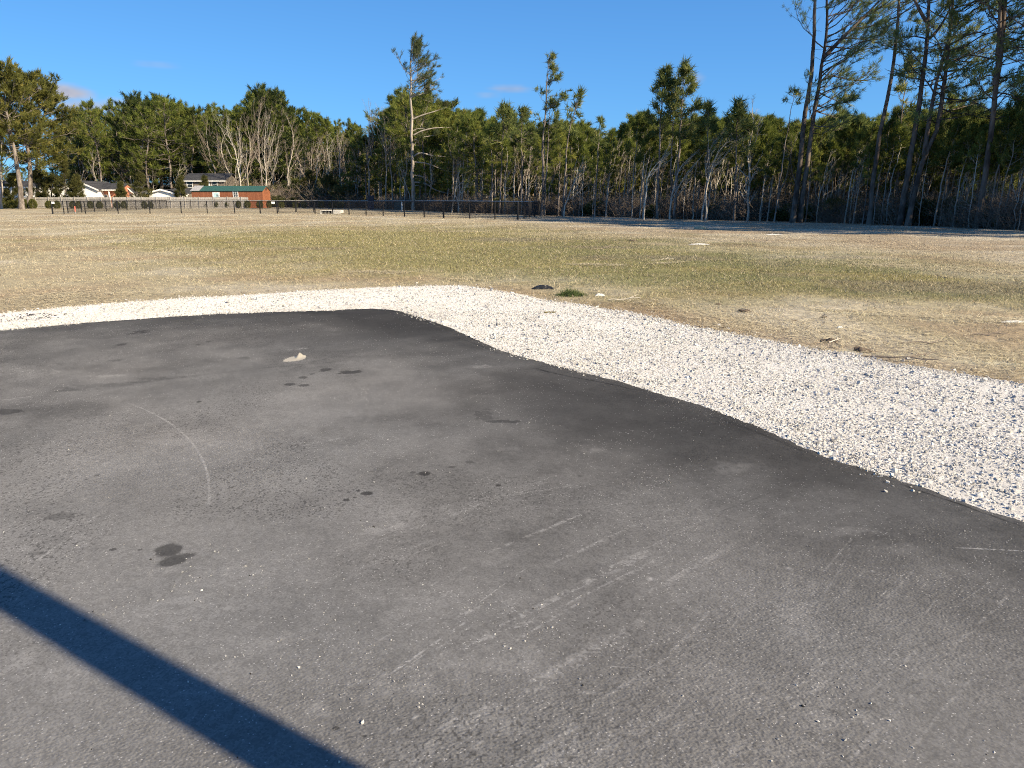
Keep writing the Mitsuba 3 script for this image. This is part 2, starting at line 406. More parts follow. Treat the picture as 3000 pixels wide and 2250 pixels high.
# ------------------------------------------------------------------ plan of the place
ASPHALT_PX = [(0, 967), (250, 941), (450, 930), (600, 919), (800, 911), (920, 909), (950, 911), (975, 908), (1010, 904), (1090, 902), (1160, 902), (1185, 912), (1215, 925), (1260, 936), (1300, 948), (1340, 967), (1400, 993), (1450, 1022), (1500, 1039), (1570, 1048), (1640, 1072), (1700, 1088),
              (1760, 1100), (1830, 1112), (1900, 1142), (1950, 1157), (2000, 1168), (2060, 1180), (2120, 1217), (2200, 1236), (2300, 1272), (2400, 1330), (2450, 1350), (2530, 1370), (2600, 1383), (2680, 1420), (2760, 1445), (2850, 1474), (2920, 1497), (3000, 1522)]
A_EDGE = np.array([G(u, v, -0.005) for u, v in ASPHALT_PX])
for _ in range(2): A_EDGE[1:-1] = A_EDGE[:-2] * .22 + A_EDGE[1:-1] * .56 + A_EDGE[2:] * .22
dirR = nrm(A_EDGE[-1] - A_EDGE[-8]); dirL = nrm(A_EDGE[0] - A_EDGE[3])
A_LINE = np.vstack([A_EDGE[0] + dirL * 30, A_EDGE[0] + dirL * 12, A_EDGE, A_EDGE[-1] + dirR * 4, A_EDGE[-1] + dirR * 14])
A_POLY = Polygon(np.vstack([A_LINE, [[A_LINE[-1][0], -14], [A_LINE[0][0], -14]]])).buffer(0)
GRAVEL_PX = [(0, 918), (120, 905), (250, 896), (400, 884), (550, 872), (700, 866), (900, 853), (1050, 846), (1150, 841), (1250, 838), (1350, 838), (1420, 845), (1500, 860), (1600, 880), (1680, 890), (1760, 902), (1850, 915), (1950, 940), (2050, 962), (2150, 978), (2250, 998), (2400, 1028), (2500, 1035), (2600, 1066), (2700, 1078), (2850, 1105), (3000, 1132)]
G_EDGE = np.array([G(u, v) for u, v in GRAVEL_PX])
gR, gL = nrm(G_EDGE[-1] - G_EDGE[-7]), nrm(G_EDGE[0] - G_EDGE[5])
G_LINE = np.vstack([G_EDGE[0] + gL * 26, G_EDGE, G_EDGE[-1] + gR * 4, G_EDGE[-1] + gR * 14])
G_POLY = Polygon(np.vstack([G_LINE, [[G_LINE[-1][0], -14], [G_LINE[0][0], -14]]])).buffer(0)
WOOD_PX = [(3000, 676), (2700, 662), (2400, 652), (2100, 645), (1900, 640), (1700, 634), (1580, 631), (1430, 625), (1300, 620.5), (1200, 616), (1100, 611.5), (1000, 609.5), (900, 608.5), (780, 608), (0, 607)]
W_EDGE = np.array([G(u, v) for u, v in WOOD_PX])
W_EDGE = np.vstack([[70, 0], [48, 21], W_EDGE])
w_az, w_r = np.arctan2(W_EDGE[:, 0], W_EDGE[:, 1]), np.hypot(W_EDGE[:, 0], W_EDGE[:, 1])
w_o = np.argsort(w_az); w_az, w_r = w_az[w_o], w_r[w_o]


def edge_ratio(x, y):
    return np.hypot(x, y) / np.interp(np.arctan2(x, y), w_az, w_r)


GREEN = Polygon([G(*q) for q in [(170, 705), (550, 676), (900, 668), (1500, 661), (1640, 676), (1950, 700), (2250, 730), (2600, 768), (3000, 800)]] + [(24, 14), (14, 5)] + [G(*q) for q in [(3000, 928), (2600, 895), (2300, 880), (2000, 872), (1800, 858), (1500, 832), (1400, 828), (1200, 812), (900, 798), (640, 775), (470, 740)]]).buffer(0)


def field_rgb(x, y):
    """albedo of what grows or lies on the field, by place"""
    P = shapely.points(x, y)
    gd = np.where(shapely.contains(GREEN, P), 1, -1) * shapely.distance(GREEN.boundary, P)
    dist = np.hypot(x, y)
    gn = gd / (0.10 * dist + 0.3) + 3.4 * (nfbm(x * 0.35, y * 0.35, 4, 1) - 0.5) + 2.0 * (nfbm(x * 1.6, y * 1.2, 3, 2) - 0.5)
    green = 0.9 * sstep(-1.5, 1.9, gn)[:, None]
    tan = np.array([0.44, 0.365, 0.235]); olive = np.array([0.205, 0.195, 0.085]); gold = np.array([0.30, 0.25, 0.105]); brown = np.array([0.25, 0.16, 0.10]); sand = np.array([0.54, 0.465, 0.345])
    g2 = nfbm(x * 0.22 + 9, y * 0.5, 4, 5)[:, None]
    right = sstep(-6, 7, x)[:, None]
    ol = olive * (0.35 + 0.65 * right) + gold * (0.65 - 0.65 * right)
    ol = ol + (gold - ol) * sstep(0.45, 0.7, g2) * 0.75
    dull = sstep(0.52, 0.68, nfbm(x * 0.3 + 30, y * 0.5, 3, 8))[:, None]
    ol = ol + (np.array([0.22, 0.18, 0.125]) - ol) * dull * 0.6
    t2 = nfbm(x * 0.5 + 4, y * 0.5, 4, 6)[:, None]
    tn = tan + (sand - tan) * sstep(0.5, 0.72, t2) * 0.8 + (np.array([0.36, 0.255, 0.165]) - tan) * sstep(0.52, 0.3, t2) * 0.6
    # pink-tan mulch towards the trees on the right
    band = (sstep(0.45, 0.6, edge_ratio(x, y)) * sstep(-2, 4, x))[:, None]
    tn = tn + (np.array([0.38, 0.29, 0.205]) - tn) * band * 0.6
    bare = band * sstep(0.47, 0.62, nfbm(x * 0.25, y * 0.5, 4, 13))[:, None]
    tn = tn + (sand - tn) * bare * 0.8
    c = tn + (ol - tn) * green
    # brown strip of dead leaves against the gravel
    ged = shapely.distance(G_POLY, P)
    b = (sstep(1.1, 0.1, ged + 0.9 * (nfbm(x * 1.2, y * 1.2, 3, 11) - 0.5)) * (0.25 + 0.75 * sstep(-0.5, 3.0, x)))[:, None]
    c = c + (brown - c) * b * 0.45
    # pale sand tracks far away
    s = (sstep(0.60, 0.7, nfbm(x * 0.08, y * 0.35, 3, 15)) * sstep(42, 55, y) * sstep(0.94, 0.86, edge_ratio(x, y)) * sstep(2, -10, x))[:, None]
    c = c + (sand * 1.05 - c) * s * 0.8
    for a_, b_, w_ in (((2400, 912), (3050, 943), .20), ((2750, 935), (3080, 944), .25), ((2100, 1000), (3000, 1070), .12)):
        ln_ = LineString([G(*a_), G(*b_)])
        sw = sstep(w_ * 1.5, w_ * .4, shapely.distance(ln_, P) + .35 * (nfbm(x * 2.5, y * 2.5, 3, 16) - .5))[:, None] * sstep(.35, .55, nfbm(x * 1.3, y * 4, 3, 17))[:, None]
        c = c + (np.array([0.66, 0.58, 0.40]) - c) * sw * .85
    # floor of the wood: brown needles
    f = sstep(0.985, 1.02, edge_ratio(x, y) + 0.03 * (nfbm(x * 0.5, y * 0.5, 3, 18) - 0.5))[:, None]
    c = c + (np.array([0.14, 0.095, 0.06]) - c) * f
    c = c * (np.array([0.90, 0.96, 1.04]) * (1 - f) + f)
    return np.clip(c, 0.01, 0.7), green[:, 0], f[:, 0]


def ground_h(x, y):
    r = np.hypot(x, y)
    h = -0.06 + 0.035 * (nfbm(x * 0.4, y * 0.4, 4, 21) - 0.5) * sstep(8, 16, r)
    return h + 0.25 * (nfbm(x * 0.05, y * 0.05, 3, 22) - 0.5) * sstep(14, 45, r) * 0.6


# ------------------------------------------------------------------ ground sheet (one sheet to the horizon)
az = np.radians(np.unique(np.r_[np.arange(-180, -50, 4.0), np.arange(-50, 52, 0.3), np.arange(52, 181, 4.0)]))
rr = np.r_[0.5, 1.5, 3, 4.5, 6, 7.2, np.geomspace(8, 200, 300), np.geomspace(215, 1500, 14)]
gA, gR_ = np.meshgrid(az, rr)
gx, gy = (gR_ * np.sin(gA)).ravel(), (gR_ * np.cos(gA)).ravel()
rng = np.random.default_rng(5)
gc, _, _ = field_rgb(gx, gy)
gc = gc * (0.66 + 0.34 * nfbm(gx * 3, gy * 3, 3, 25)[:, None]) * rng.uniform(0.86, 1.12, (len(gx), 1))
gz = ground_h(gx, gy)
na = len(az)
ii, jj = np.meshgrid(np.arange(len(rr) - 1), np.arange(na - 1), indexing='ij')
q0 = (ii * na + jj).ravel()
gf = np.stack([q0, q0 + na, q0 + na + 1, q0 + 1], 1)
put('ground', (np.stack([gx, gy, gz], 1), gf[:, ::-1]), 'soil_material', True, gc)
tag('ground', 'rough field of dormant tan and olive grass running back to the trees', kind='structure')

# ------------------------------------------------------------------ gravel shoulder
strip = G_POLY.buffer(0.6).difference(A_POLY.buffer(-0.3)).intersection(shapely.box(-26, -3, 22, 18))
mins = strip.bounds
X, Y = np.meshgrid(np.arange(mins[0], mins[2], 0.09), np.arange(mins[1], mins[3], 0.09))
pts = np.stack([X.ravel(), Y.ravel()], 1) + np.random.default_rng(1).uniform(-.025, .025, (X.size, 2))
sp = shapely.points(pts)
sd = np.where(shapely.contains(G_POLY, sp), 1, -1) * shapely.distance(LineString(G_LINE), sp)
ad = shapely.distance(A_POLY, sp)
h = -0.06 + np.clip(sd + 0.35 * (nfbm(pts[:, 0] * 2.2, pts[:, 1] * 2.2, 4, 31) - 0.5), -0.4, 0.35) * 0.10 + 0.022 * (nfbm(pts[:, 0] * 1.5, pts[:, 1] * 1.5, 4, 33) - 0.5) + 0.018 * sstep(0.35, 0.0, ad) * sstep(0.35, 0.65, nfbm(pts[:, 0] * 1.1, pts[:, 1] * 1.1, 2, 35))
h = np.minimum(h, -0.012)
keep = shapely.contains(strip, sp)
nxn = X.shape[1]
ii, jj = np.meshgrid(np.arange(X.shape[0] - 1), np.arange(nxn - 1), indexing='ij')
q0 = (ii * nxn + jj).ravel()
q = np.stack([q0, q0 + 1, q0 + nxn + 1, q0 + nxn], 1)
q = q[keep[q].all(1)]
put('gravel_shoulder', (np.column_stack([pts, h]), q), 'gravel_material', True)
tag('gravel_shoulder', 'pale crushed stone shoulder along the edge of the asphalt', kind='structure')
GRID_H = (mins, h.reshape(X.shape)); GROWS = X.shape[0]


def gravel_z(x, y):
    i = np.clip(((y - mins[1]) / 0.09).astype(int), 0, GROWS - 1); j = np.clip(((x - mins[0]) / 0.09).astype(int), 0, nxn - 1)
    return GRID_H[1][i, j]


# ------------------------------------------------------------------ asphalt slab with a ragged rolled edge
L = LineString(A_LINE)
s = np.unique(np.r_[np.arange(0, L.length, 0.035)])
e = np.array([L.interpolate(t).coords[0] for t in s])
tg = nrm(np.gradient(e, axis=0)); out = np.stack([-tg[:, 1], tg[:, 0]], 1)
wob = (nfbm(s * 3.0, s * 0, 3, 41) - 0.5) * 0.045 + (nfbm(s * 22, s * 0, 2, 42) - 0.5) * 0.035
e = e + out * wob[:, None]
rings = []
for k, (o, z) in enumerate(((-0.16, 0.0), (-0.07, -0.003), (-0.02, -0.009), (0.015, -0.024), (0.03, -0.045), (0.04, -0.09))):
    jit = (nfbm(s * 15 + k * 9, s * 0 + k, 3, 43 + k) - 0.5)
    rings.append(np.column_stack([e + out * (o + 0.03 * jit * (k > 0))[:, None], z + 0.012 * jit * (0 < k < 5)]))
n = len(s)
rv = np.vstack(rings)
ii, jj = np.meshgrid(np.arange(len(rings) - 1), np.arange(n - 1), indexing='ij')
q0 = (ii * n + jj).ravel()
rf = np.stack([q0, q0 + 1, q0 + n + 1, q0 + n], 1)
rf = np.vstack([rf[:, [0, 1, 2]], rf[:, [0, 2, 3]]])
inner = np.vstack([rings[0][:, :2], [[rings[0][-1][0], -14], [rings[0][0][0], -14]]])
iv, itri = trimesh.creation.triangulate_polygon(Polygon(inner), engine='earcut')
iv3 = np.column_stack([iv, np.zeros(len(iv))])
av, af = cat_mesh([(rv, rf[:, ::-1]), (iv3, itri)])
put('asphalt_pavement', (av, af), 'asphalt_material', False)
tag('asphalt_pavement', 'fresh dark asphalt pavement with scuffs, drips and dust', kind='structure')

# ------------------------------------------------------------------ loose stones
ICO = trimesh.creation.icosahedron(); OCT = trimesh.creation.uv_sphere(1.0, count=[3, 4])
CUBV = np.array([[x_, y_, z_] for x_ in (-.62, .62) for y_ in (-.62, .62) for z_ in (-.62, .62)]); CUBF = np.array([[0, 1, 3], [0, 3, 2], [4, 6, 7], [4, 7, 5], [0, 4, 5], [0, 5, 1], [2, 3, 7], [2, 7, 6], [0, 2, 6], [0, 6, 4], [1, 5, 7], [1, 7, 3]])
OCTV = np.array([[1, 0, 0], [-1, 0, 0], [0, 1, 0], [0, -1, 0], [0, 0, 1], [0, 0, -1.0]]); OCTF = np.array([[0, 2, 4], [2, 1, 4], [1, 3, 4], [3, 0, 4], [2, 0, 5], [1, 2, 5], [3, 1, 5], [0, 3, 5]])


def stones(x, y, z, size, base, rng):
    V0, F0 = base
    N, K = len(x), len(V0)
    v = V0[None] * rng.uniform(0.78, 1.18, (N, K, 1)) + rng.normal(0, 0.11, (N, K, 3))
    v = v * (size[:, None] * rng.uniform([0.75, 0.6, 0.4], [1.2, 1.0, 0.75], (N, 3)))[:, None]
    qn = nrm(rng.normal(size=(N, 4)) * [1, 0.35, 0.35, 1])
    w, a, b, c = qn.T
    Rm = np.stack([1 - 2 * (b * b + c * c), 2 * (a * b - c * w), 2 * (a * c + b * w), 2 * (a * b + c * w), 1 - 2 * (a * a + c * c), 2 * (b * c - a * w), 2 * (a * c - b * w), 2 * (b * c + a * w), 1 - 2 * (a * a + b * b)], 1).reshape(N, 3, 3)
    v = np.einsum('nij,nkj->nki', Rm, v) + np.stack([x, y, z], 1)[:, None]
    f = (F0[None] + (np.arange(N) * K)[:, None, None]).reshape(-1, 3)
    return v.reshape(-1, 3), f


rng = np.random.default_rng(11)
ms, cols = [], []
ring_c, ring_e = G(62, 937.5), None
ring_a, ring_b = np.linalg.norm(G(140, 937.5) - ring_c), 0.34
for r0, r1, dens, base in ((3.0, 6.0, 4200, (ICO.vertices, ICO.faces)), (6.0, 8.5, 2600, (CUBV, CUBF)), (8.5, 11, 1700, (CUBV, CUBF)), (11, 17, 1000, (CUBV, CUBF))):
    bx = G_POLY.buffer(0.5).difference(A_POLY.buffer(-.03)).intersection(Polygon([(-11, 5), (-11, 18), (8.5, 18), (8.5, 2.2), (2, 2.2)]))
    b0 = bx.bounds
    N = int(dens * (b0[2] - b0[0]) * (b0[3] - b0[1]))
    x, y = rng.uniform(b0[0], b0[2], N), rng.uniform(b0[1], b0[3], N)
    r = np.hypot(x, y)
    m = (r >= r0) & (r < r1); x, y = x[m], y[m]
    m = shapely.contains_xy(bx, x, y); x, y = x[m], y[m]
    od = np.where(shapely.contains_xy(G_POLY, x, y), 0, shapely.distance(G_POLY, shapely.points(x, y)))
    m = rng.uniform(size=len(x)) < np.exp(-od / .10) * (.6 + .4 * (od == 0)); x, y, od = x[m], y[m], od[m]
    cl = nfbm(x * 1.4, y * 1.4, 3, 51)
    m = rng.uniform(size=len(x)) < 0.55 + 0.8 * sstep(0.35, 0.6, cl); x, y, od = x[m], y[m], od[m]
    size = np.clip(rng.lognormal(math.log(0.0060), 0.48, len(x)), 0.0030, 0.024) * (1 if r0 < 6 else 1.2 if r0 < 8.5 else 1.45)
    ms.append(stones(x, y, np.where(od > 0.03, ground_h(x, y), gravel_z(x, y)) + size * rng.uniform(-0.35, 0.35, len(x)), size, base, rng))
    tone = rng.uniform(0.34, 0.58, len(x)); tone = np.where(rng.uniform(size=len(x)) < 0.04, tone * 0.5, tone)
    wm = rng.uniform(0, 1, len(x))
    c = np.stack([tone * (1 + 0.02 * wm), tone * 0.99, tone * (0.99 - 0.08 * wm)], 1)
    # sprayed mark: a dark ring with a cross and two loops on the stones
    qx, qy = (x - ring_c[0]) / ring_a, (y - ring_c[1]) / ring_b
    rad = np.hypot(qx, qy)
    mark = (abs(rad - 1) < 0.15) | ((abs(qx + 0.0) < 0.10) & (rad < 1)) | (abs(np.hypot((qx - 0.45) * 2.4, (qy - 0.1) * 1.8) - 1) < 0.22) | ((abs(np.hypot((qx + 0.45) * 2.4, (qy + 0.05) * 1.8) - 1) < 0.22) & (qx < -0.3))
    mark &= rng.uniform(size=len(x)) < 0.85
    c[mark] = c[mark] * [0.22, 0.22, 0.26]
    cols.append(np.repeat(c, len(base[0]), 0))
put('crushed_stone', cat_mesh(ms), 'vertex_tint', False, np.vstack(cols))
tag('crushed_stone', 'loose pale crushed stone covering the shoulder, with a sprayed dark ring mark at the left', 'gravel', kind='stuff')

# stones kicked over the rim of the asphalt
rng = np.random.default_rng(13)
tt_ = rng.uniform(12.5, L.length - 3.5, 5200)
pe = np.array([L.interpolate(t_).coords[0] for t_ in tt_]); pe2 = np.array([L.interpolate(t_ + .05).coords[0] for t_ in tt_])
tn_ = nrm(pe2 - pe); off = np.abs(rng.exponential(0.06, len(tt_))) - 0.02
keep_ = nfbm(tt_ * .8, tt_ * 0, 3, 65) > .45
xx, yy = (pe[:, 0] + tn_[:, 1] * off)[keep_], (pe[:, 1] - tn_[:, 0] * off)[keep_]
szs = np.clip(rng.lognormal(math.log(.006), .5, len(xx)), .0025, .017)
tn2 = rng.uniform(.3, .55, len(xx))
put('spilled_stone', stones(xx, yy, szs * .35 - .004, szs, (CUBV, CUBF), rng), 'vertex_tint', False, np.repeat(np.stack([tn2, tn2 * .98, tn2 * .92], 1), 8, 0))
tag('spilled_stone', 'pale stones kicked over the rim of the asphalt', 'gravel', kind='stuff')

# chips scattered over the asphalt
rng = np.random.default_rng(12)
N = 170000
x, y = rng.uniform(-7.5, 4.0, N), rng.uniform(1.2, 9.5, N)
cl = nfbm(x * 1.1, y * 1.1, 3, 61)
sa_, sb_ = x * STREAK[0] + y * STREAK[1], -x * STREAK[1] + y * STREAK[0]
st = nfbm(sa_ * 0.7, sb_ * 11, 3, 62)
near = shapely.distance(LineString(A_LINE), shapely.points(x, y))
pr = 0.003 + 0.30 * sstep(0.48, 0.66, cl) * sstep(0.50, 0.68, st) * sstep(6.5, 2.5, y) + 0.10 * sstep(0.25, 0.0, near)
for (u_, v_, ru, rv, k_) in ((2480, 2060, 150, 110, .75), (2380, 2200, 160, 60, .5), (900, 1930, 170, 110, .5), (600, 1680, 190, 70, .35), (1450, 1760, 220, 60, .35), (2850, 2180, 120, 60, .4), (1800, 1990, 180, 90, .25), (1120, 2010, 120, 90, .5), (2430, 1560, 70, 40, .25)):
    c_ = G(u_, v_, 0); rx_ = np.linalg.norm(G(u_ + ru, v_, 0) - c_); ry_ = abs(G(u_, v_ - rv, 0)[1] - G(u_, min(v_ + rv, 2250), 0)[1]) / 2
    pr += k_ * np.exp(-((x - c_[0]) / rx_) ** 2 - ((y - c_[1]) / ry_) ** 2) * (.25 + .75 * sstep(.42, .6, st))
m = (rng.uniform(size=N) < pr) & shapely.contains_xy(A_POLY.buffer(-0.06), x, y)
x, y = x[m], y[m]
size = np.clip(rng.lognormal(math.log(0.0030), 0.42, len(x)), 0.0014, 0.0068)
tone = rng.uniform(0.24, 0.52, len(x)); tone = np.where(rng.uniform(size=len(x)) < 0.12, 0.04, tone)
c = np.stack([tone, tone * 0.98, tone * 0.94], 1)
put('stone_chips', stones(x, y, size * 0.3, size, (OCTV, OCTF), rng), 'vertex_tint', False, np.repeat(c, 6, 0))
tag('stone_chips', 'tiny pale stone chips strewn over the asphalt', 'stone chips', kind='stuff')


# ------------------------------------------------------------------ grass blades, straw
def blades(x, y, z, length, width, lean, rng, flat=0.0):
    N = len(x)
    a = rng.uniform(0, 2 * np.pi, N)
    d = np.stack([np.cos(a) * lean, np.sin(a) * lean, np.full(N, 1.0 - flat) + rng.uniform(0, .2 if flat < .5 else .03, N)], 1)
    d = nrm(d) * length[:, None]
    b = rng.uniform(0, 2 * np.pi, N)
    w = np.stack([np.cos(b), np.sin(b), np.zeros(N)], 1) * width[:, None] / 2
    if flat > 0.8:
        w = nrm(np.cross(d, [0, 0, 1.0])) * width[:, None] / 2
    p = np.stack([x, y, z], 1)
    v = np.stack([p - w, p + w, p + d], 1).reshape(-1, 3)
    return v, np.arange(3 * N).reshape(-1, 3)


rng = np.random.default_rng(21)
N = 900000
r = np.exp(rng.uniform(math.log(8.2), math.log(95), N)); a = np.radians(rng.uniform(-38, 38, N))
x, y = r * np.sin(a), r * np.cos(a)
gd = np.where(shapely.contains_xy(G_POLY, x, y), -1, 1) * shapely.distance(LineString(G_LINE), shapely.points(x, y))
er = edge_ratio(x, y)
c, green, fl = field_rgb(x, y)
clump = nfbm(x * 2.4, y * 2.4, 3, 71)
m = (gd > -0.16 + 0.6 * (nfbm(x * 2.5, y * 2.5, 3, 72) - 0.55)) & (er < 1.04) & (rng.uniform(size=N) < (0.45 + 0.55 * green) * (0.3 + 0.9 * sstep(0.35, 0.6, clump)))
x, y, r, c, green, clump = x[m], y[m], r[m], c[m], green[m], clump[m]
N = len(x)
k = (r / 12) ** 0.75
ln = np.clip(rng.lognormal(math.log(0.040), 0.4, N) * (0.7 + 0.7 * clump) * (0.75 + 0.35 * green) * k ** 0.35, 0.02, 0.24)
wd = rng.uniform(0.007, 0.014, N) * k
straw = rng.uniform(size=(N, 1)) < (0.36 - 0.18 * green[:, None])
cc = c * 1.22 * rng.uniform(0.55, 1.4, (N, 1)) * rng.uniform(0.95, 1.05, (N, 3))
cc = np.where(straw, np.array([0.60, 0.52, 0.37]) * rng.uniform(0.6, 1.1, (N, 1)), cc)
cc = np.where((rng.uniform(size=(N, 1)) < 0.05), np.array([0.17, 0.12, 0.085]) * rng.uniform(0.6, 1.3, (N, 1)), cc)
put('grass', blades(x, y, ground_h(x, y) - 0.005, ln, wd, rng.uniform(0.5, 2.4, N), rng), 'blade_material', False, np.repeat(np.clip(cc, 0, .75), 3, 0))
tag('grass', 'short dormant grass, olive green in the middle of the field and straw tan round it', 'grass', kind='stuff')

# bleached straw lying in a strip on the right and in drifts over the field
rng = np.random.default_rng(22)
PX, PY = [], []
for (u0, v0, u1, v1, hw, cnt) in ((2380, 908, 3000, 944, 0.14, 900), (2680, 930, 3080, 946, 0.2, 900), (1900, 775, 2000, 768, .12, 240), (1680, 775, 1840, 778, .2, 420), (1000, 795, 1180, 802, .2, 400), (1300, 818, 1420, 822, .12, 120), (1830, 880, 1960, 890, .2, 260),
                                  (2500, 770, 3000, 800, .5, 1800), (2250, 690, 3000, 760, 1.4, 5200), (1500, 690, 2200, 705, 1.2, 3200), (0, 650, 420, 655, 1.5, 2500), (300, 655, 1300, 658, 2.0, 3600), (0, 890, 300, 860, .5, 1500), (2100, 930, 3000, 1080, .7, 4200)):
    t = rng.uniform(0, 1, cnt)
    a, b = G(u0, v0), G(u1, v1)
    PX.append(a[0] + (b[0] - a[0]) * t + rng.normal(0, hw, cnt)); PY.append(a[1] + (b[1] - a[1]) * t + rng.normal(0, hw, cnt))
x, y = np.concatenate(PX), np.concatenate(PY)
m = ~shapely.contains_xy(G_POLY, x, y); x, y = x[m], y[m]
N = len(x); k = (np.hypot(x, y) / 12) ** 0.8
cc = np.array([0.68, 0.60, 0.42]) * rng.uniform(0.6, 1.05, (N, 1))
cc = np.where(rng.uniform(size=(N, 1)) < 0.10, np.array([0.16, 0.12, 0.09]) * rng.uniform(0.6, 1.4, (N, 1)), cc)
put('straw', blades(x, y, ground_h(x, y) + rng.uniform(0.010, 0.022, N), rng.uniform(0.06, 0.24, N) * k ** .4, rng.uniform(0.006, 0.016, N) * k, rng.uniform(0.9, 1.2, N), rng, flat=0.97), 'vertex_tint', False, np.repeat(np.clip(cc, 0, .75), 3, 0))
tag('straw', 'bleached straw and dead stalks lying in strips across the grass', 'straw', kind='stuff')


# ------------------------------------------------------------------ trees
WIND = np.array([1.0, 0.15, 0.0])
DARK, MIDG, OLIV, YELL = np.array([0.085, 0.115, 0.03]), np.array([0.21, 0.245, 0.06]), np.array([0.275, 0.305, 0.075]), np.array([0.38, 0.36, 0.095])


def tufts(c, d, size, ndl, width, spread, rng, pal, wind=0.0):
    """needle tufts: c (M,3) places, d (M,3) directions"""
    M = len(c)
    dd = nrm(d[:, None] * 1.0 + rng.normal(0, spread, (M, ndl, 3)) + WIND * wind + [0, 0, 0.15])
    ln = size[:, None, None] * rng.uniform(0.6, 1.15, (M, ndl, 1))
    p = c[:, None] + rng.normal(0, 0.16, (M, ndl, 3)) * size[:, None, None]
    w = nrm(np.cross(dd, rng.normal(size=(M, ndl, 3)))) * (width * ln)
    v = np.stack([p - w / 2, p + w / 2, p + dd * ln], 2).reshape(-1, 3)
    t = np.clip(rng.normal(0.5, 0.28, (M, 1)), 0, 1)
    col = pal[0] + (pal[1] - pal[0]) * t
    y = rng.uniform(size=(M, 1)) < 0.10
    col = np.where(y, pal[2], col)
    col = col[:, None] * rng.uniform(0.8, 1.2, (M, ndl, 1))
    return v, np.arange(len(v)).reshape(-1, 3), np.repeat(col.reshape(-1, 3), 3, 0)


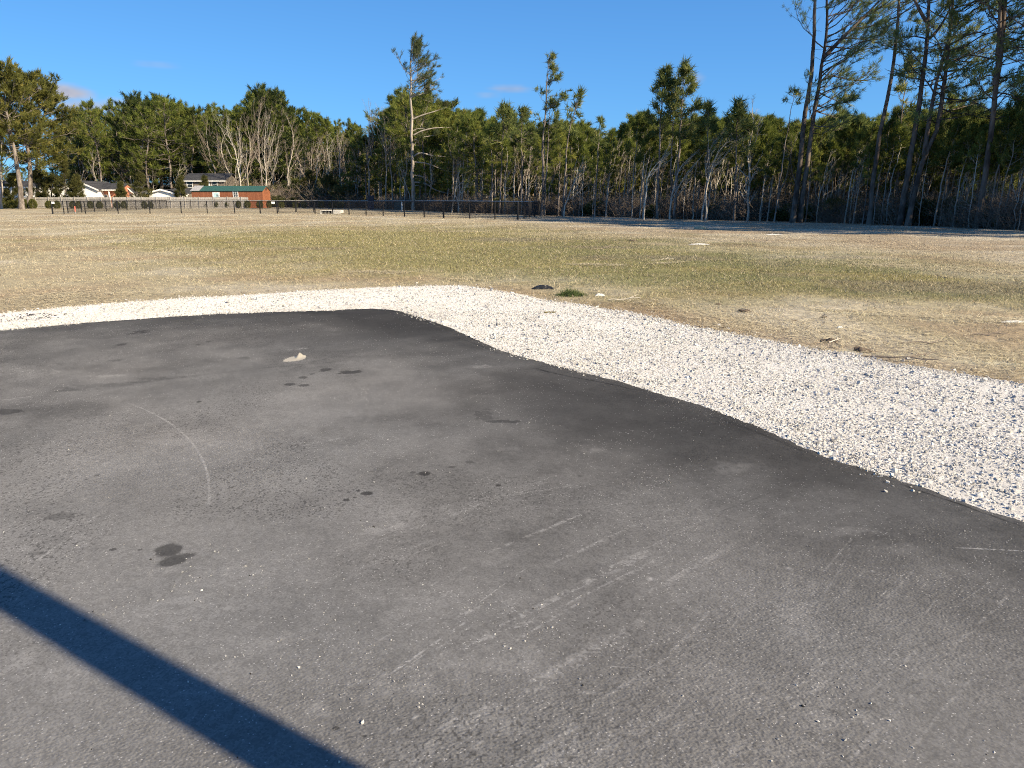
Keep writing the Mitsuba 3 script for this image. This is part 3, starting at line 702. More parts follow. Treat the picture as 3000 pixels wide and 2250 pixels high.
def pine(seed, path, r0, cb=0.5, Lmax=3.0, nb=40, shape='mature', wind=0.1, tuft=0.3, ndl=12, sub=6, width=0.09, pal=(DARK, MIDG, OLIV), az0=None, azw=0.8, e_lo=0.05, e_hi=0.9, dead=6, deadlen=0.8, r1=0.02, sides=7, taper=0.75, wob=0.003, extra=(), spread=.55, foliage=1.0, bare_tops=0, fill=True):
    rng = np.random.default_rng(seed)
    K = 18
    tp = resample(path, K)
    H = tp[-1, 2] - tp[0, 2]
    tt = np.linspace(0, 1, K)
    tp[1:-1] += rng.normal(0, wob, (K - 2, 3)) * H * [1, 1, 0]
    tr = r0 * (1 - tt) ** taper * (1 - r1 / r0) + r1 + r0 * 0.35 * np.exp(-tt * 40)
    wood = [tubes(tp[None], tr[None], sides)]
    stems = [(tp, tr, cb, nb, 1.0)]
    for ex, er_, ecb, enb, *esc in extra:
        ep = resample(ex, K); et = er_ * (1 - tt) ** 0.8 + r1
        wood.append(tubes(ep[None], et[None], sides)); stems.append((ep, et, ecb, enb, esc[0] if esc else 1.0))
    C, D, S = [], [], []
    for sp_, sr_, scb, snb, ssc in stems:
        u = np.sort(scb + (0.985 - scb) * (np.arange(snb) + rng.uniform(0, 1, snb)) / snb)
        t = (u - scb) / (1 - scb)
        base, tang = along(sp_[None], u[None]); base, tang = base[0], tang[0]
        azm = np.arange(snb) * 2.4 + rng.normal(0, 0.5, snb)
        if az0 is not None:
            sel = rng.uniform(size=snb) < azw
            azm = np.where(sel, az0 + rng.normal(0, 0.75, snb), azm)
        if shape == 'mature':
            Lb = Lmax * np.sin(np.pi * (0.22 + 0.74 * t)) ** 0.8
        elif shape == 'young':
            Lb = Lmax * ((1 - t) ** 0.85 * 0.92 + 0.10) * (0.45 + 0.55 * sstep(0, 0.25, t))
        else:
            Lb = Lmax * (1 - t * 0.75)
        Lb = Lb * ssc * rng.uniform(0.55, 1.2, snb)
        el = e_lo + (e_hi - e_lo) * t ** 1.3 + rng.normal(0, 0.24, snb)
        d = np.stack([np.cos(azm) * np.cos(el), np.sin(azm) * np.cos(el), np.sin(el)], 1)
        KB = 6
        ss = np.linspace(0, 1, KB)[None, :, None]
        bend = np.array([0, 0, 1.0]) * rng.normal(0.16, 0.16, (snb, 1)) + WIND * wind * rng.uniform(0.5, 1.4, (snb, 1))
        BP = base[:, None] + Lb[:, None, None] * (d[:, None] * ss + bend[:, None] * ss ** 2 + np.cumsum(rng.normal(0, 0.035, (snb, KB, 3)), 1) * (ss > 0))
        sr_at = np.interp(u, np.linspace(0, 1, K), sr_)
        br = np.minimum(sr_at * 0.5, 0.008 + 0.011 * Lb)[:, None] * (1 - 0.75 * ss[:, :, 0])
        wood.append(tubes(BP, br, 4))
        # sub-branches
        us = np.clip(0.28 + 0.72 * (np.arange(sub) + rng.uniform(0, 1, (snb, sub))) / sub, 0, 0.99)
        if shape == 'tip':
            us = np.clip(0.55 + 0.45 * (np.arange(sub) + rng.uniform(0, 1, (snb, sub))) / sub, 0, 0.99)
        sb, stg = along(BP, us)
        side = nrm(np.cross(stg, [0, 0, 1.0]) + 1e-6) * np.where(rng.uniform(size=(snb, sub, 1)) < 0.5, 1, -1)
        sdir = nrm(stg * 0.8 + side * rng.uniform(0.2, 1.0, (snb, sub, 1)) + np.array([0, 0, 1]) * rng.normal(0.25, 0.3, (snb, sub, 1)) + WIND * wind * 1.5)
        sl = (Lb[:, None] * 0.38 * (1.25 - us) + 0.18) * rng.uniform(0.6, 1.2, (snb, sub))
        s3 = np.linspace(0, 1, 3)[None, None, :, None]
        SP = sb[:, :, None] + sl[:, :, None, None] * (sdir[:, :, None] * s3 + (np.array([0, 0, 0.22]) + WIND * wind * 0.8) * s3 ** 2)
        SPf = SP.reshape(-1, 3, 3)
        wood.append(tubes(SPf, np.tile([0.010, 0.007, 0.004], (len(SPf), 1)) * (1 + 0.12 * Lmax), 3))
        keep = rng.uniform(size=len(SPf)) < foliage
        SPf = SPf[keep]
        ends, mids, low = SPf[:, 2], SPf[:, 1] * 0.45 + SPf[:, 2] * 0.55, SPf[:, 1] * 0.9 + SPf[:, 0] * .1
        dv = nrm(SPf[:, 2] - SPf[:, 1])
        C += [ends, mids + rng.normal(0, 0.05, mids.shape), BP[:, -1], low + rng.normal(0, .06, low.shape)]; D += [dv, dv, nrm(BP[:, -1] - BP[:, -2]), dv]
        S += [np.full(len(ends), tuft), np.full(len(mids), tuft * 0.85), np.full(snb, tuft), np.full(len(low), tuft * .75)]
        if not fill:
            C[-3], D[-3], S[-3] = C[-3][:0], D[-3][:0], S[-3][:0]; C[-1], D[-1], S[-1] = C[-1][:0], D[-1][:0], S[-1][:0]
        if not bare_tops:
            C.append(sp_[-1:]); D.append(np.array([[0, 0, 1.0]])); S.append(np.array([tuft * 1.2]))
    if dead:
        u = rng.uniform(0.12, cb, dead)
        base, _ = along(tp[None], u[None]); base = base[0]
        azm = rng.uniform(0, 2 * np.pi, dead)
        d = np.stack([np.cos(azm), np.sin(azm), rng.normal(0.1, 0.3, dead)], 1) + WIND * 0.3
        l = deadlen * rng.uniform(0.3, 1.3, dead)
        ss = np.linspace(0, 1, 4)[None, :, None]
        BP = base[:, None] + l[:, None, None] * (d[:, None] * ss + np.array([0, 0, -0.15]) * ss ** 2 + rng.normal(0, 0.04, (dead, 4, 3)) * (ss > 0))
        wood.append(tubes(BP, np.minimum(0.02, 0.3 * r0) * np.linspace(1, 0.3, 4)[None].repeat(dead, 0), 3))
    C, D, S = np.vstack(C), np.vstack(D), np.concatenate(S)
    S = S * rng.uniform(0.75, 1.25, len(S))
    fv, ff, fc = tufts(C, D, S, ndl, width, spread, rng, pal, wind)
    return cat_mesh(wood), (fv, ff), fc


def bare_tree(seed, path, r0, n1=12, l1=0.33, ang=0.8, wind=0.25, n2=5, n3=4, up=0.35, start=0.28):
    rng = np.random.default_rng(seed)
    K = 10
    tp = resample(path, K); H = np.linalg.norm(tp[-1] - tp[0])
    tp[1:-1] += rng.normal(0, 0.007, (K - 2, 3)) * H
    tr = r0 * (1 - np.linspace(0, 1, K)) ** 0.8 + 0.008
    trunk = tubes(tp[None], tr[None], 6)
    limbs, par, rad, L0 = [], tp[None], tr[None], np.array([H])
    for lv, (nn, ratio, st) in enumerate(((n1, l1, start), (n2, 0.42, 0.25), (n3, 0.5, 0.2))):
        u = st + (0.98 - st) * (np.arange(nn) + rng.uniform(0, 1, (len(par), nn))) / nn
        b, tg = along(par, u)
        side = nrm(rng.normal(size=b.shape)); side = nrm(side - (side * tg).sum(-1, keepdims=True) * tg)
        a = ang * rng.uniform(0.6, 1.3, u.shape)[..., None]
        d = nrm(tg * np.cos(a) + side * np.sin(a) + WIND * wind * (0.6 + 0.5 * lv) + [0, 0, 0.25])
        l = (L0[:, None] * ratio * (1.15 - 0.75 * u) * rng.uniform(0.6, 1.3, u.shape))
        Kb = 5 if lv < 2 else 3
        ss = np.linspace(0, 1, Kb)[None, :, None]
        b, d, l = b.reshape(-1, 3), d.reshape(-1, 3), l.ravel()
        BP = b[:, None] + l[:, None, None] * (d[:, None] * ss + (np.array([0, 0, up]) + WIND * wind * 0.5) * ss ** 2 + np.cumsum(rng.normal(0, 0.05, (len(b), Kb, 3)), 1) * (ss > 0))
        pr_ = np.stack([np.interp(u[i], np.linspace(0, 1, rad.shape[1]), rad[i]) for i in range(len(rad))]).ravel()
        br = np.maximum(pr_ * 0.55, 0.006)[:, None] * np.linspace(1, 0.35, Kb)[None]
        limbs.append(tubes(BP, br, 4 if lv == 0 else 3))
        par, rad, L0 = BP, br, l
    return trunk, cat_mesh(limbs)


def add_pine(key, label, group=None, bark='pine_bark', **k):
    w, f, c = pine(**k)
    key = numbered(key)
    scene[key + '__trunk'] = mikit.ply(w, bark, smooth=True)
    scene[key + '__crown'] = mikit.ply(f, 'needle_material', color=c)
    return tag(key, label, 'pine tree', group)


def add_bare(key, label, group=None, bark='pale_bark', twig=None, **k):
    a, b = bare_tree(**k)
    key = numbered(key)
    scene[key + '__trunk'] = mikit.ply(a, bark, smooth=True)
    scene[key + '__branches'] = mikit.ply(b, twig or bark, smooth=True)
    return tag(key, label, 'bare tree', group)


def PXPATH(base, pts, extra_top=None):
    """trunk line: base photo pixel on the ground, further pixels at the same depth"""
    g = G(*base)
    p = [[g[0], g[1], -0.2]] + [V(u, v, g[1]) for u, v in pts]
    return np.array(p)


# --- tall pines at the right, each with its own line
NEARP = (np.array([0.11, 0.15, 0.06]), np.array([0.26, 0.31, 0.11]), np.array([0.40, 0.41, 0.14]))
add_pine('tall_pine', bark='dark_bark', label='tall dark pine with an almost bare trunk at the left of the tall right-hand group', seed=101, path=PXPATH((2322, 652), [(2340, 500), (2360, 330), (2380, 190), (2386, 60), (2390, -120), (2398, -330)]), r0=0.200, cb=0.66, Lmax=1.7, nb=22, shape='mature', wind=0.16, tuft=.36, wob=.001, foliage=.85, ndl=14, sub=7, width=.10, pal=NEARP, az0=0.1, azw=.6, dead=16, deadlen=1.1, e_lo=.1, e_hi=.7)
add_pine('tall_pine', bark='dark_bark', label='tall pine whose wide windblown crown leans right over the gap beside the bare-trunked pine', seed=102, path=PXPATH((2342, 652), [(2362, 500), (2382, 350), (2400, 240), (2420, 110), (2425, -40), (2430, -160)]), r0=0.192, cb=0.34, Lmax=4.3, nb=54, shape='mature', wind=0.10, tuft=.37, wob=.001, foliage=.85, ndl=15, sub=9, width=.10, pal=NEARP, az0=0.05, azw=.93, e_lo=.15, e_hi=.9, dead=8,
         extra=[(np.array([V(2412, 170, G(2342, 652)[1]), V(2470, 110, G(2342, 652)[1]), V(2530, 50, G(2342, 652)[1]), V(2590, -10, G(2342, 652)[1])]), .13, .25, 12)])
add_pine('tall_pine', bark='dark_bark', label='tall slim pine standing alone in front of blue sky, third trunk of the right-hand group', seed=103, path=PXPATH((2546, 657), [(2562, 500), (2585, 350), (2610, 240), (2622, 150), (2632, 20), (2640, -120), (2644, -300)]), r0=0.163, cb=0.50, Lmax=2.5, nb=30, shape='mature', wind=0.14, tuft=.36, wob=.001, foliage=.85, ndl=14, sub=7, width=.10, pal=NEARP, az0=0.0, azw=.45, dead=10, deadlen=1.0)
add_pine('tall_pine', bark='dark_bark', label='tall thick pine with a forked bare top, fourth trunk of the right-hand group', seed=104, path=PXPATH((2636, 660), [(2660, 500), (2690, 330), (2706, 200), (2718, 70), (2726, -60), (2740, -260)]), r0=0.200, cb=0.50, Lmax=3.0, nb=26, shape='mature', wind=0.12, tuft=.36, wob=.001, foliage=.85, ndl=14, sub=7, width=.10, pal=NEARP, az0=0.1, azw=.6, dead=14, deadlen=1.6,
         extra=[(np.array([V(2716, 66, G(2636, 660)[1]), V(2700, 40, G(2636, 660)[1]), V(2672, -20, G(2636, 660)[1]), V(2650, -90, G(2636, 660)[1])]), .09, .5, 6), (np.array([V(2714, 118, G(2636, 660)[1]), V(2745, 90, G(2636, 660)[1]), V(2790, 0, G(2636, 660)[1])]), .08, .5, 6)])
d5 = G(2660, 661)[1]
add_pine('tall_pine', bark='dark_bark', label='tall crooked pine that splits into two stems halfway up in the right-hand group', seed=105, path=PXPATH((2660, 661), [(2685, 540), (2715, 440), (2742, 390), (2760, 300), (2775, 180), (2786, 60), (2795, -60), (2805, -200)]), r0=0.178, cb=0.36, Lmax=4.0, nb=52, shape='mature', wind=0.10, tuft=.37, wob=.001, foliage=.85, ndl=15, sub=9, width=.10, pal=NEARP, az0=0.05, azw=.5, dead=6,
         extra=[(np.array([V(2708, 455, d5), V(2718, 380, d5), V(2738, 270, d5), V(2768, 150, d5), V(2785, 90, d5 + .5)]), .14, .35, 16)])
d6 = G(2862, 668)[1]
add_pine('tall_pine', bark='dark_bark', label='tall straight pine dividing into twin parallel stems near the right edge', seed=106, path=PXPATH((2862, 668), [(2885, 520), (2905, 380), (2918, 260), (2926, 130), (2932, 0), (2938, -140), (2944, -330)]), r0=0.185, cb=0.34, Lmax=3.6, nb=52, shape='mature', wind=0.10, tuft=.37, wob=.001, foliage=.85, ndl=15, sub=9, width=.10, pal=NEARP, az0=0.1, azw=.45, dead=8,
         extra=[(np.array([V(2915, 250, d6), V(2928, 180, d6), V(2940, 60, d6), V(2950, -80, d6), V(2960, -260, d6)]), .15, .3, 22)])
add_pine('tall_pine', bark='dark_bark', label='tall pine at the very right edge of the view, partly cut off', seed=107, path=PXPATH((3000, 673), [(3020, 520), (3035, 380), (3040, 200), (3055, 0), (3060, -200)]), r0=0.178, cb=0.45, Lmax=3.6, nb=40, shape='mature', wind=0.14, tuft=.37, wob=.001, foliage=.85, ndl=13, sub=7, width=.10, pal=NEARP, dead=8)
# --- pines outside the frame to the right, whose shade falls along the edge of the wood
rng = np.random.default_rng(77)
for k, (px_, py_, hh) in enumerate(((30.5, 40.5, 19), (36, 25.5, 18), (35, 33, 20), (33, 30.5, 18), (40, 30, 21), (42.5, 26, 20), (36, 37.5, 20), (45, 31.5, 21), (32.5, 36.5, 17), (48, 24, 21))):
    add_pine('shade_pine', 'tall pine of the wood standing beyond the right edge of the view', 'pines beyond the right edge', seed=200 + k, path=[[px_, py_, -.2], [px_ + .3, py_, hh * .5], [px_ + .6, py_ + .2, hh]], r0=.24, cb=.42, Lmax=4.2, nb=46, wind=.3, tuft=.6, ndl=10, sub=8, width=.16, pal=NEARP, dead=4, sides=6)
# --- tall lone pine in the middle with long bare boughs and a flag crown
dk = G(1212, 617)[1]
k1 = np.array([[V(1212, v, dk)] for v in ()])
boughs = []
for (v0, pts, r_) in ((280, [(1203, 286), (1225, 278), (1250, 272)], .05), (345, [(1208, 350), (1235, 338), (1275, 325), (1310, 312)], .06), (382, [(1211, 383), (1232, 376), (1245, 378)], .035), (395, [(1212, 396), (1240, 382), (1280, 374), (1320, 372), (1350, 360)], .06), (410, [(1213, 411), (1240, 402), (1275, 396)], .045), (424, [(1213, 425), (1218, 418), (1222, 414)], .03),
                      (460, [(1213, 458), (1232, 448), (1270, 456), (1310, 458), (1340, 452)], .065), (480, [(1214, 475), (1240, 477), (1280, 490), (1320, 510)], .05), (518, [(1214, 514), (1232, 516), (1250, 528), (1275, 542)], .045), (540, [(1215, 534), (1245, 538), (1275, 556), (1300, 564), (1328, 569)], .06), (545, [(1215, 544), (1226, 543)], .05)):
    boughs.append((np.array([V(u, v, dk) + [0, .02 * i * (u - 1212) * .1, 0] for i, (u, v) in enumerate(pts)]), r_ * 1.6, .8, 3, .22))
add_pine('lone_pine', 'very tall pale-trunked pine in the middle with long bare boughs all on its right side', seed=110, path=PXPATH((1212, 617), [(1210, 540), (1208, 450), (1206, 350), (1203, 280), (1202, 220), (1203, 165), (1205, 138)]), r0=0.26, cb=0.70, Lmax=4.9, nb=44, shape='flag', wind=0.12, tuft=.5, ndl=12, sub=8, width=.11, pal=(np.array([.07, .095, .045]), np.array([.14, .165, .075]), np.array([.2, .2, .08])),
         az0=0.15, azw=.88, e_lo=.15, e_hi=1.0, dead=0, extra=boughs, bark='grey_bark', foliage=.8, taper=.5)
for u_, vt_, Lm_, lb_, sd_ in ((1150, 318, 3.4, 'dark round-topped pine just left of the lone pine', 171), (1186, 292, 3.8, 'dark dense pine right behind the trunk of the lone pine', 172), (1245, 268, 4.2, 'bright green full pine behind the upper boughs of the lone pine', 173), (1292, 322, 3.9, 'bright green pine under the long boughs of the lone pine', 174), (1340, 345, 3.8, 'yellow-green pine above the pale bent snag', 175)):
    g_ = G(u_, np.interp(u_, [1100, 1200, 1300, 1430], [611.5, 616, 620.5, 625])) * 1.16
    add_pine('full_pine', lb_, seed=sd_, path=np.array([[g_[0], g_[1], -.2], V(u_ + 2, (610 + vt_) / 2, g_[1]), V(u_, vt_ + 14, g_[1])]), r0=.2, cb=.14, Lmax=Lm_, nb=56, shape='mature', wind=.05, tuft=.6, ndl=11, sub=9, width=.14, pal=(DARK, MIDG * .8, OLIV) if u_ < 1200 else (MIDG * .6, OLIV, YELL), dead=4)
# --- slender pines with open tops that rise above the stand
YP = (np.array([.09, .115, .04]), np.array([.21, .245, .085]), np.array([.36, .35, .13]))
SL = dict(fill=False, shape='young', ndl=20, width=.13, pal=YP, spread=1.0, wind=.12, e_lo=.25, e_hi=1.1, r1=.012, dead=8)
add_pine('slender_pine', 'tallest slender pine of the middle, open sparse crown blown to the right', seed=120, path=PXPATH((1588, 632), [(1592, 560), (1590, 460), (1592, 400), (1600, 300), (1603, 220), (1606, 166)]), r0=.15, cb=.56, Lmax=2.6, nb=26, tuft=.48, sub=3, az0=.2, azw=.7, **SL)
add_pine('slender_pine', 'slender straight pine close against the tallest one of the middle', seed=121, path=PXPATH((1595, 632), [(1600, 520), (1606, 420), (1611, 330), (1614, 300)]), r0=.10, cb=.6, Lmax=1.7, nb=12, tuft=.5, sub=3, az0=.2, azw=.6, **SL)
add_pine('slender_pine', 'slender pine with a kinked top of separate needle balls right of the tallest middle pine', seed=122, path=PXPATH((1649, 634), [(1655, 520), (1662, 420), (1668, 385), (1680, 345), (1692, 300), (1702, 276)]), r0=.10, cb=.66, Lmax=1.5, nb=11, tuft=.6, sub=2, **SL)
add_pine('slender_pine', 'thin pine with a small ragged tip halfway along the middle gap in the skyline', seed=123, path=PXPATH((1742, 636), [(1748, 520), (1754, 420), (1757, 365), (1761, 350)]), r0=.075, cb=.7, Lmax=1.0, nb=10, tuft=.45, sub=2, **SL)
add_pine('slender_pine', 'left one of the three tufted pines that stand up above the young stand', seed=124, path=PXPATH((1925, 641), [(1930, 500), (1935, 380), (1940, 280), (1946, 210)]), r0=.12, cb=.55, Lmax=2.0, nb=30, tuft=.55, sub=4, **SL)
add_pine('slender_pine', 'right and tallest one of the three tufted pines that stand up above the stand', seed=125, path=PXPATH((1976, 642), [(1984, 520), (1992, 400), (2000, 290), (2005, 203)]), r0=.12, cb=.5, Lmax=2.2, nb=34, tuft=.55, sub=4, az0=.2, azw=.35, **SL)
add_pine('slender_pine', 'middle and thinnest one of the three tufted pines that stand up above the stand', seed=126, path=PXPATH((1964, 641), [(1967, 500), (1970, 380), (1972, 290), (1975, 238)]), r0=.085, cb=.6, Lmax=1.5, nb=18, tuft=.5, sub=3, **SL)
add_pine('slender_pine', 'young pine with round needle tufts poking above the low part of the skyline', seed=127, path=PXPATH((1464, 625), [(1468, 520), (1472, 420), (1477, 316)]), r0=.11, cb=.62, Lmax=2.2, nb=22, tuft=.75, sub=3, **SL)
add_pine('slender_pine', 'young open-topped pine between the tufted one and the tallest middle pine', seed=128, path=PXPATH((1528, 629), [(1530, 520), (1528, 420), (1530, 328)]), r0=.11, cb=.58, Lmax=2.2, nb=22, tuft=.55, sub=4, az0=0.2, azw=.4, **SL)
add_pine('slender_pine', 'young pine with upright bottle-brush tufts between the third and fourth tall trunks', seed=129, path=PXPATH((2622, 652), [(2634, 480), (2645, 320), (2655, 240), (2663, 175)]), r0=.08, cb=.62, Lmax=1.3, nb=16, tuft=.5, sub=2, **SL)
add_pine('slender_pine', 'thin young pine with two needle balls at its tip left of the tall right-hand group', seed=130, path=PXPATH((2268, 650), [(2290, 500), (2305, 400), (2318, 320), (2327, 272)]), r0=.06, cb=.9, Lmax=.8, nb=5, tuft=.5, sub=1, **SL)
add_pine('slender_pine', 'dark young pine with a spiky head just right of the three tufted pines', seed=131, path=PXPATH((2066, 645), [(2070, 520), (2073, 400), (2075, 318)]), r0=.08, cb=.6, Lmax=1.4, nb=16, tuft=.55, sub=3, **SL)
add_pine('slender_pine', 'young pine with a thick spiky head left of the pale conical bare tree', seed=132, path=PXPATH((2150, 646), [(2156, 520), (2158, 400), (2161, 314)]), r0=.09, cb=.55, Lmax=1.7, nb=20, tuft=.6, sub=4, **SL)

for u_, vb_, vt_, Lm_, lb_, sd_ in ((2440, 650, 330, 1.9, 'half-height pine between the wide windblown pine and the slim third pine', 133), (2500, 653, 352, 1.7, 'bushy half-height pine close left of the slim third pine', 134), (2600, 655, 330, 1.6, 'half-height pine close right of the slim third pine', 135), (2765, 660, 292, 2.2, 'half-height pine with a full crown right of the crooked pine', 136), (2826, 662, 318, 2.0, 'half-height pine close left of the twin-stemmed pine', 137), (2958, 668, 300, 2.3, 'half-height pine between the twin-stemmed pine and the right edge', 138), (2715, 658, 345, 1.8, 'half-height pine behind the split of the crooked pine', 139)):
    add_pine('stand_pine', lb_, bark='dark_bark', seed=sd_, path=PXPATH((u_, vb_ - 4), [(u_ + 10, (vb_ + vt_) / 2), (u_ + 22, vt_)]), r0=.10, cb=.42, Lmax=Lm_, nb=26, shape='young', wind=.12, tuft=.42, ndl=14, sub=5, width=.10, pal=NEARP, e_lo=.2, e_hi=1.0, dead=10, r1=.012)

# --- bare trees one can tell apart
BT = dict(bark='pale_bark')
add_bare('bare_tree', 'pale straight bare tree with regular side branches like a cone, left of the tall pines', seed=301, path=PXPATH((2190, 646), [(2194, 560), (2200, 440), (2204, 340), (2205, 288)]), r0=.10, n1=22, l1=.24, ang=1.15, wind=.15, n2=5, n3=3, up=.3, start=.12, **BT)
add_bare('bare_tree', 'pale bare tree with two stems leaning right, nearest the mown edge', seed=302, path=PXPATH((1886, 644), [(1890, 580), (1897, 520), (1925, 480), (1960, 445)]), r0=.075, n1=9, l1=.36, ang=.7, wind=.45, start=.4, **BT)
add_bare('bare_tree', 'pale bare tree with boughs sweeping right in front of the three tufted pines', seed=303, path=PXPATH((1962, 642), [(1966, 590), (1980, 530), (2000, 480), (2040, 450)]), r0=.08, n1=10, l1=.42, ang=.8, wind=.5, start=.2, **BT)
add_bare('bare_tree', 'bare tree with a broad pale fan of branches right of the three tufted pines', seed=304, path=PXPATH((2056, 645), [(2066, 570), (2078, 480), (2085, 430), (2120, 395)]), r0=.08, n1=11, l1=.42, ang=.75, wind=.45, start=.35, **BT)
add_bare('bare_tree', 'thin pale bare stem leaning right, second of the pair right of the tufted pines', seed=305, path=PXPATH((2066, 646), [(2070, 570), (2088, 480), (2110, 440), (2150, 405)]), r0=.06, n1=8, l1=.35, ang=.7, wind=.5, start=.4, **BT)
add_bare('bare_tree', 'bare tree of crooked pale branches low in front of the middle stand', seed=306, path=PXPATH((1652, 636), [(1660, 590), (1680, 540), (1695, 500), (1710, 475)]), r0=.07, n1=8, l1=.3, ang=.8, wind=.3, start=.3, **BT)
add_bare('bare_tree', 'pale bent bare snag right of the tall lone pine', seed=307, path=PXPATH((1324, 622), [(1330, 580), (1336, 540), (1342, 505), (1350, 482)]), r0=.11, n1=5, l1=.25, ang=.8, wind=.3, start=.5, n2=3, n3=2, **BT)
add_bare('bare_tree', 'many-stemmed bare shrub tree with pale crooked limbs beside the bent snag', seed=308, path=PXPATH((1342, 623), [(1344, 590), (1350, 560), (1372, 535)]), r0=.07, n1=10, l1=.6, ang=.8, wind=.3, start=.1, **BT)
add_bare('bare_tree', 'pale dead trunk leaning left against the lone pine', seed=309, path=PXPATH((1210, 614), [(1200, 570), (1186, 530), (1172, 492), (1165, 476)]), r0=.10, n1=5, l1=.18, ang=.7, wind=-.2, start=.5, n2=3, n3=2, **BT)
add_bare('bare_tree', 'large white-barked bare tree with a forked crown left of the lone pine', seed=310, path=PXPATH((722, 607), [(708, 560), (698, 500), (690, 440), (672, 400), (662, 360)]), r0=.16, n1=13, l1=.42, ang=.6, wind=.05, start=.25, **BT)
add_bare('bare_tree', 'white-barked bare tree right behind the red shed', seed=311, path=PXPATH((778, 606), [(780, 550), (776, 480), (774, 420), (778, 380), (790, 350)]), r0=.14, n1=12, l1=.34, ang=.6, wind=.05, start=.3, **BT)
add_bare('bare_tree', 'tall feathery bare tree with mauve twigs that reaches above the skyline in the middle left', bark='grey_bark', twig='twig_material', seed=312, path=PXPATH((1080, 610), [(1082, 520), (1083, 420), (1084, 315)]), r0=.16, n1=20, l1=.26, ang=.45, wind=.05, start=.35, n2=7, n3=5, up=.5)
add_bare('bare_tree', 'bare tree with wide spreading limbs just left of the lone pine', bark='grey_bark', seed=313, path=PXPATH((1132, 612), [(1130, 540), (1131, 460), (1129, 400), (1128, 340)]), r0=.15, n1=13, l1=.36, ang=.8, wind=.05, start=.35)
add_bare('bare_tree', 'slim white bare stem with a hooked top right of the red shed', seed=314, path=PXPATH((882, 607), [(880, 560), (879, 520), (884, 500), (892, 492)]), r0=.13, n1=6, l1=.2, ang=.7, wind=.2, start=.6, n2=3, n3=2, **BT)
add_bare('bare_tree', 'slim white bare stem with a forked tip standing by the dark cedar', seed=315, path=PXPATH((926, 607), [(926, 560), (927, 510), (930, 480), (934, 440)]), r0=.13, n1=6, l1=.25, ang=.6, wind=.1, start=.5, n2=3, n3=2, **BT)
add_bare('bare_tree', 'grey bare tree at the left edge in front of the big left pines', bark='grey_bark', twig='twig_material', seed=316, path=PXPATH((6, 612), [(4, 520), (2, 440), (8, 360)]), r0=.2, n1=12, l1=.4, ang=.7, wind=.05, start=.35)

# --- big pines at the left
LP = (np.array([.09, .10, .03]), np.array([.19, .19, .055]), np.array([.30, .27, .08]))
LK = dict(shape='mature', wind=.03, tuft=.72, ndl=15, sub=9, width=.15, pal=LP, dead=5, sides=7, e_lo=-.05, e_hi=.8)
add_pine('big_pine', 'big old pine leaning left with a broad rounded crown at the left edge', seed=141, path=PXPATH((64, 613), [(55, 520), (42, 440), (25, 360), (15, 290), (12, 232)]), r0=.42, cb=.42, Lmax=6.2, nb=56, **LK)
add_pine('big_pine', 'big old pine with a twisting trunk and the widest crown of the left group', seed=142, path=PXPATH((84, 611), [(88, 500), (80, 430), (72, 400), (78, 340), (88, 280), (95, 240)]), r0=.42, cb=.38, Lmax=6.8, nb=60, **LK)
add_pine('big_pine', 'big old pine behind the left group carrying the right-hand part of its crown', seed=143, path=PXPATH((112, 610), [(108, 520), (108, 430), (122, 360), (135, 310), (140, 275)]), r0=.32, cb=.35, Lmax=6.3, nb=54, **LK)
add_pine('big_pine', 'big old pine mostly cut off by the left edge', seed=144, path=PXPATH((-60, 612), [(-60, 450), (-55, 320), (-52, 225)]), r0=.38, cb=.4, Lmax=7, nb=56, **LK)
# --- small trees in front of the houses at the left
SK = dict(shape='young', wind=.03, tuft=.5, ndl=12, sub=8, width=.12, dead=0, pal=(np.array([.06, .07, .03]), np.array([.14, .14, .05]), np.array([.2, .18, .07])), cb=.06, e_lo=.1, e_hi=.9)
for u, vb, vt, Lm, lb, sd in ((36, 611, 516, 1.9, 'dark narrow conifer in front of the white house at the left edge', 151), (112, 610, 500, 3.0, 'broad yellowish young pine before the wooden fence at the left', 152), (150, 610, 520, 2.4, 'dark young pine between the yellowish one and the white gable', 153), (190, 610, 478, 2.2, 'taller ragged young pine left of the white gable', 154), (222, 610, 522, 2.0, 'dark bushy conifer touching the white gable', 155),
                              (352, 610, 540, 1.15, 'narrow dark conifer right of the brick porch', 156), (528, 609, 522, 1.3, 'ragged grey-green young tree in front of the lower dark roof', 157), (598, 609, 520, 1.25, 'ragged grey-green young tree left of the red shed', 158), (408, 609, 515, 2.6, 'loose greyish young tree between the white gables', 159), (903, 607, 505, 3.0, 'dark green cedar right of the red shed', 160), (962, 608, 520, 2.8, 'yellow-green bushy cedar beside the dark one', 161), (1002, 609, 560, 3.2, 'low dark conifer left of the gate opening', 162)):
    add_pine('small_conifer', lb, seed=sd, path=PXPATH((u, vb), [(u + 1, (vb + vt) / 2), (u + 2, vt)]), r0=.14, Lmax=Lm, nb=46, foliage=.6 if 'ragged' in lb or 'loose' in lb else 1.0, **SK)


# --- kinds that are repeated: built once, placed many times
def variant(name, w, f, c, bark):
    scene[f'kind_{name}_trunk'] = {'type': 'shapegroup', 'trunk': mikit.ply(w, bark, smooth=True)}
    scene[f'kind_{name}_crown'] = {'type': 'shapegroup', 'crown': mikit.ply(f, 'needle_material', color=c)}


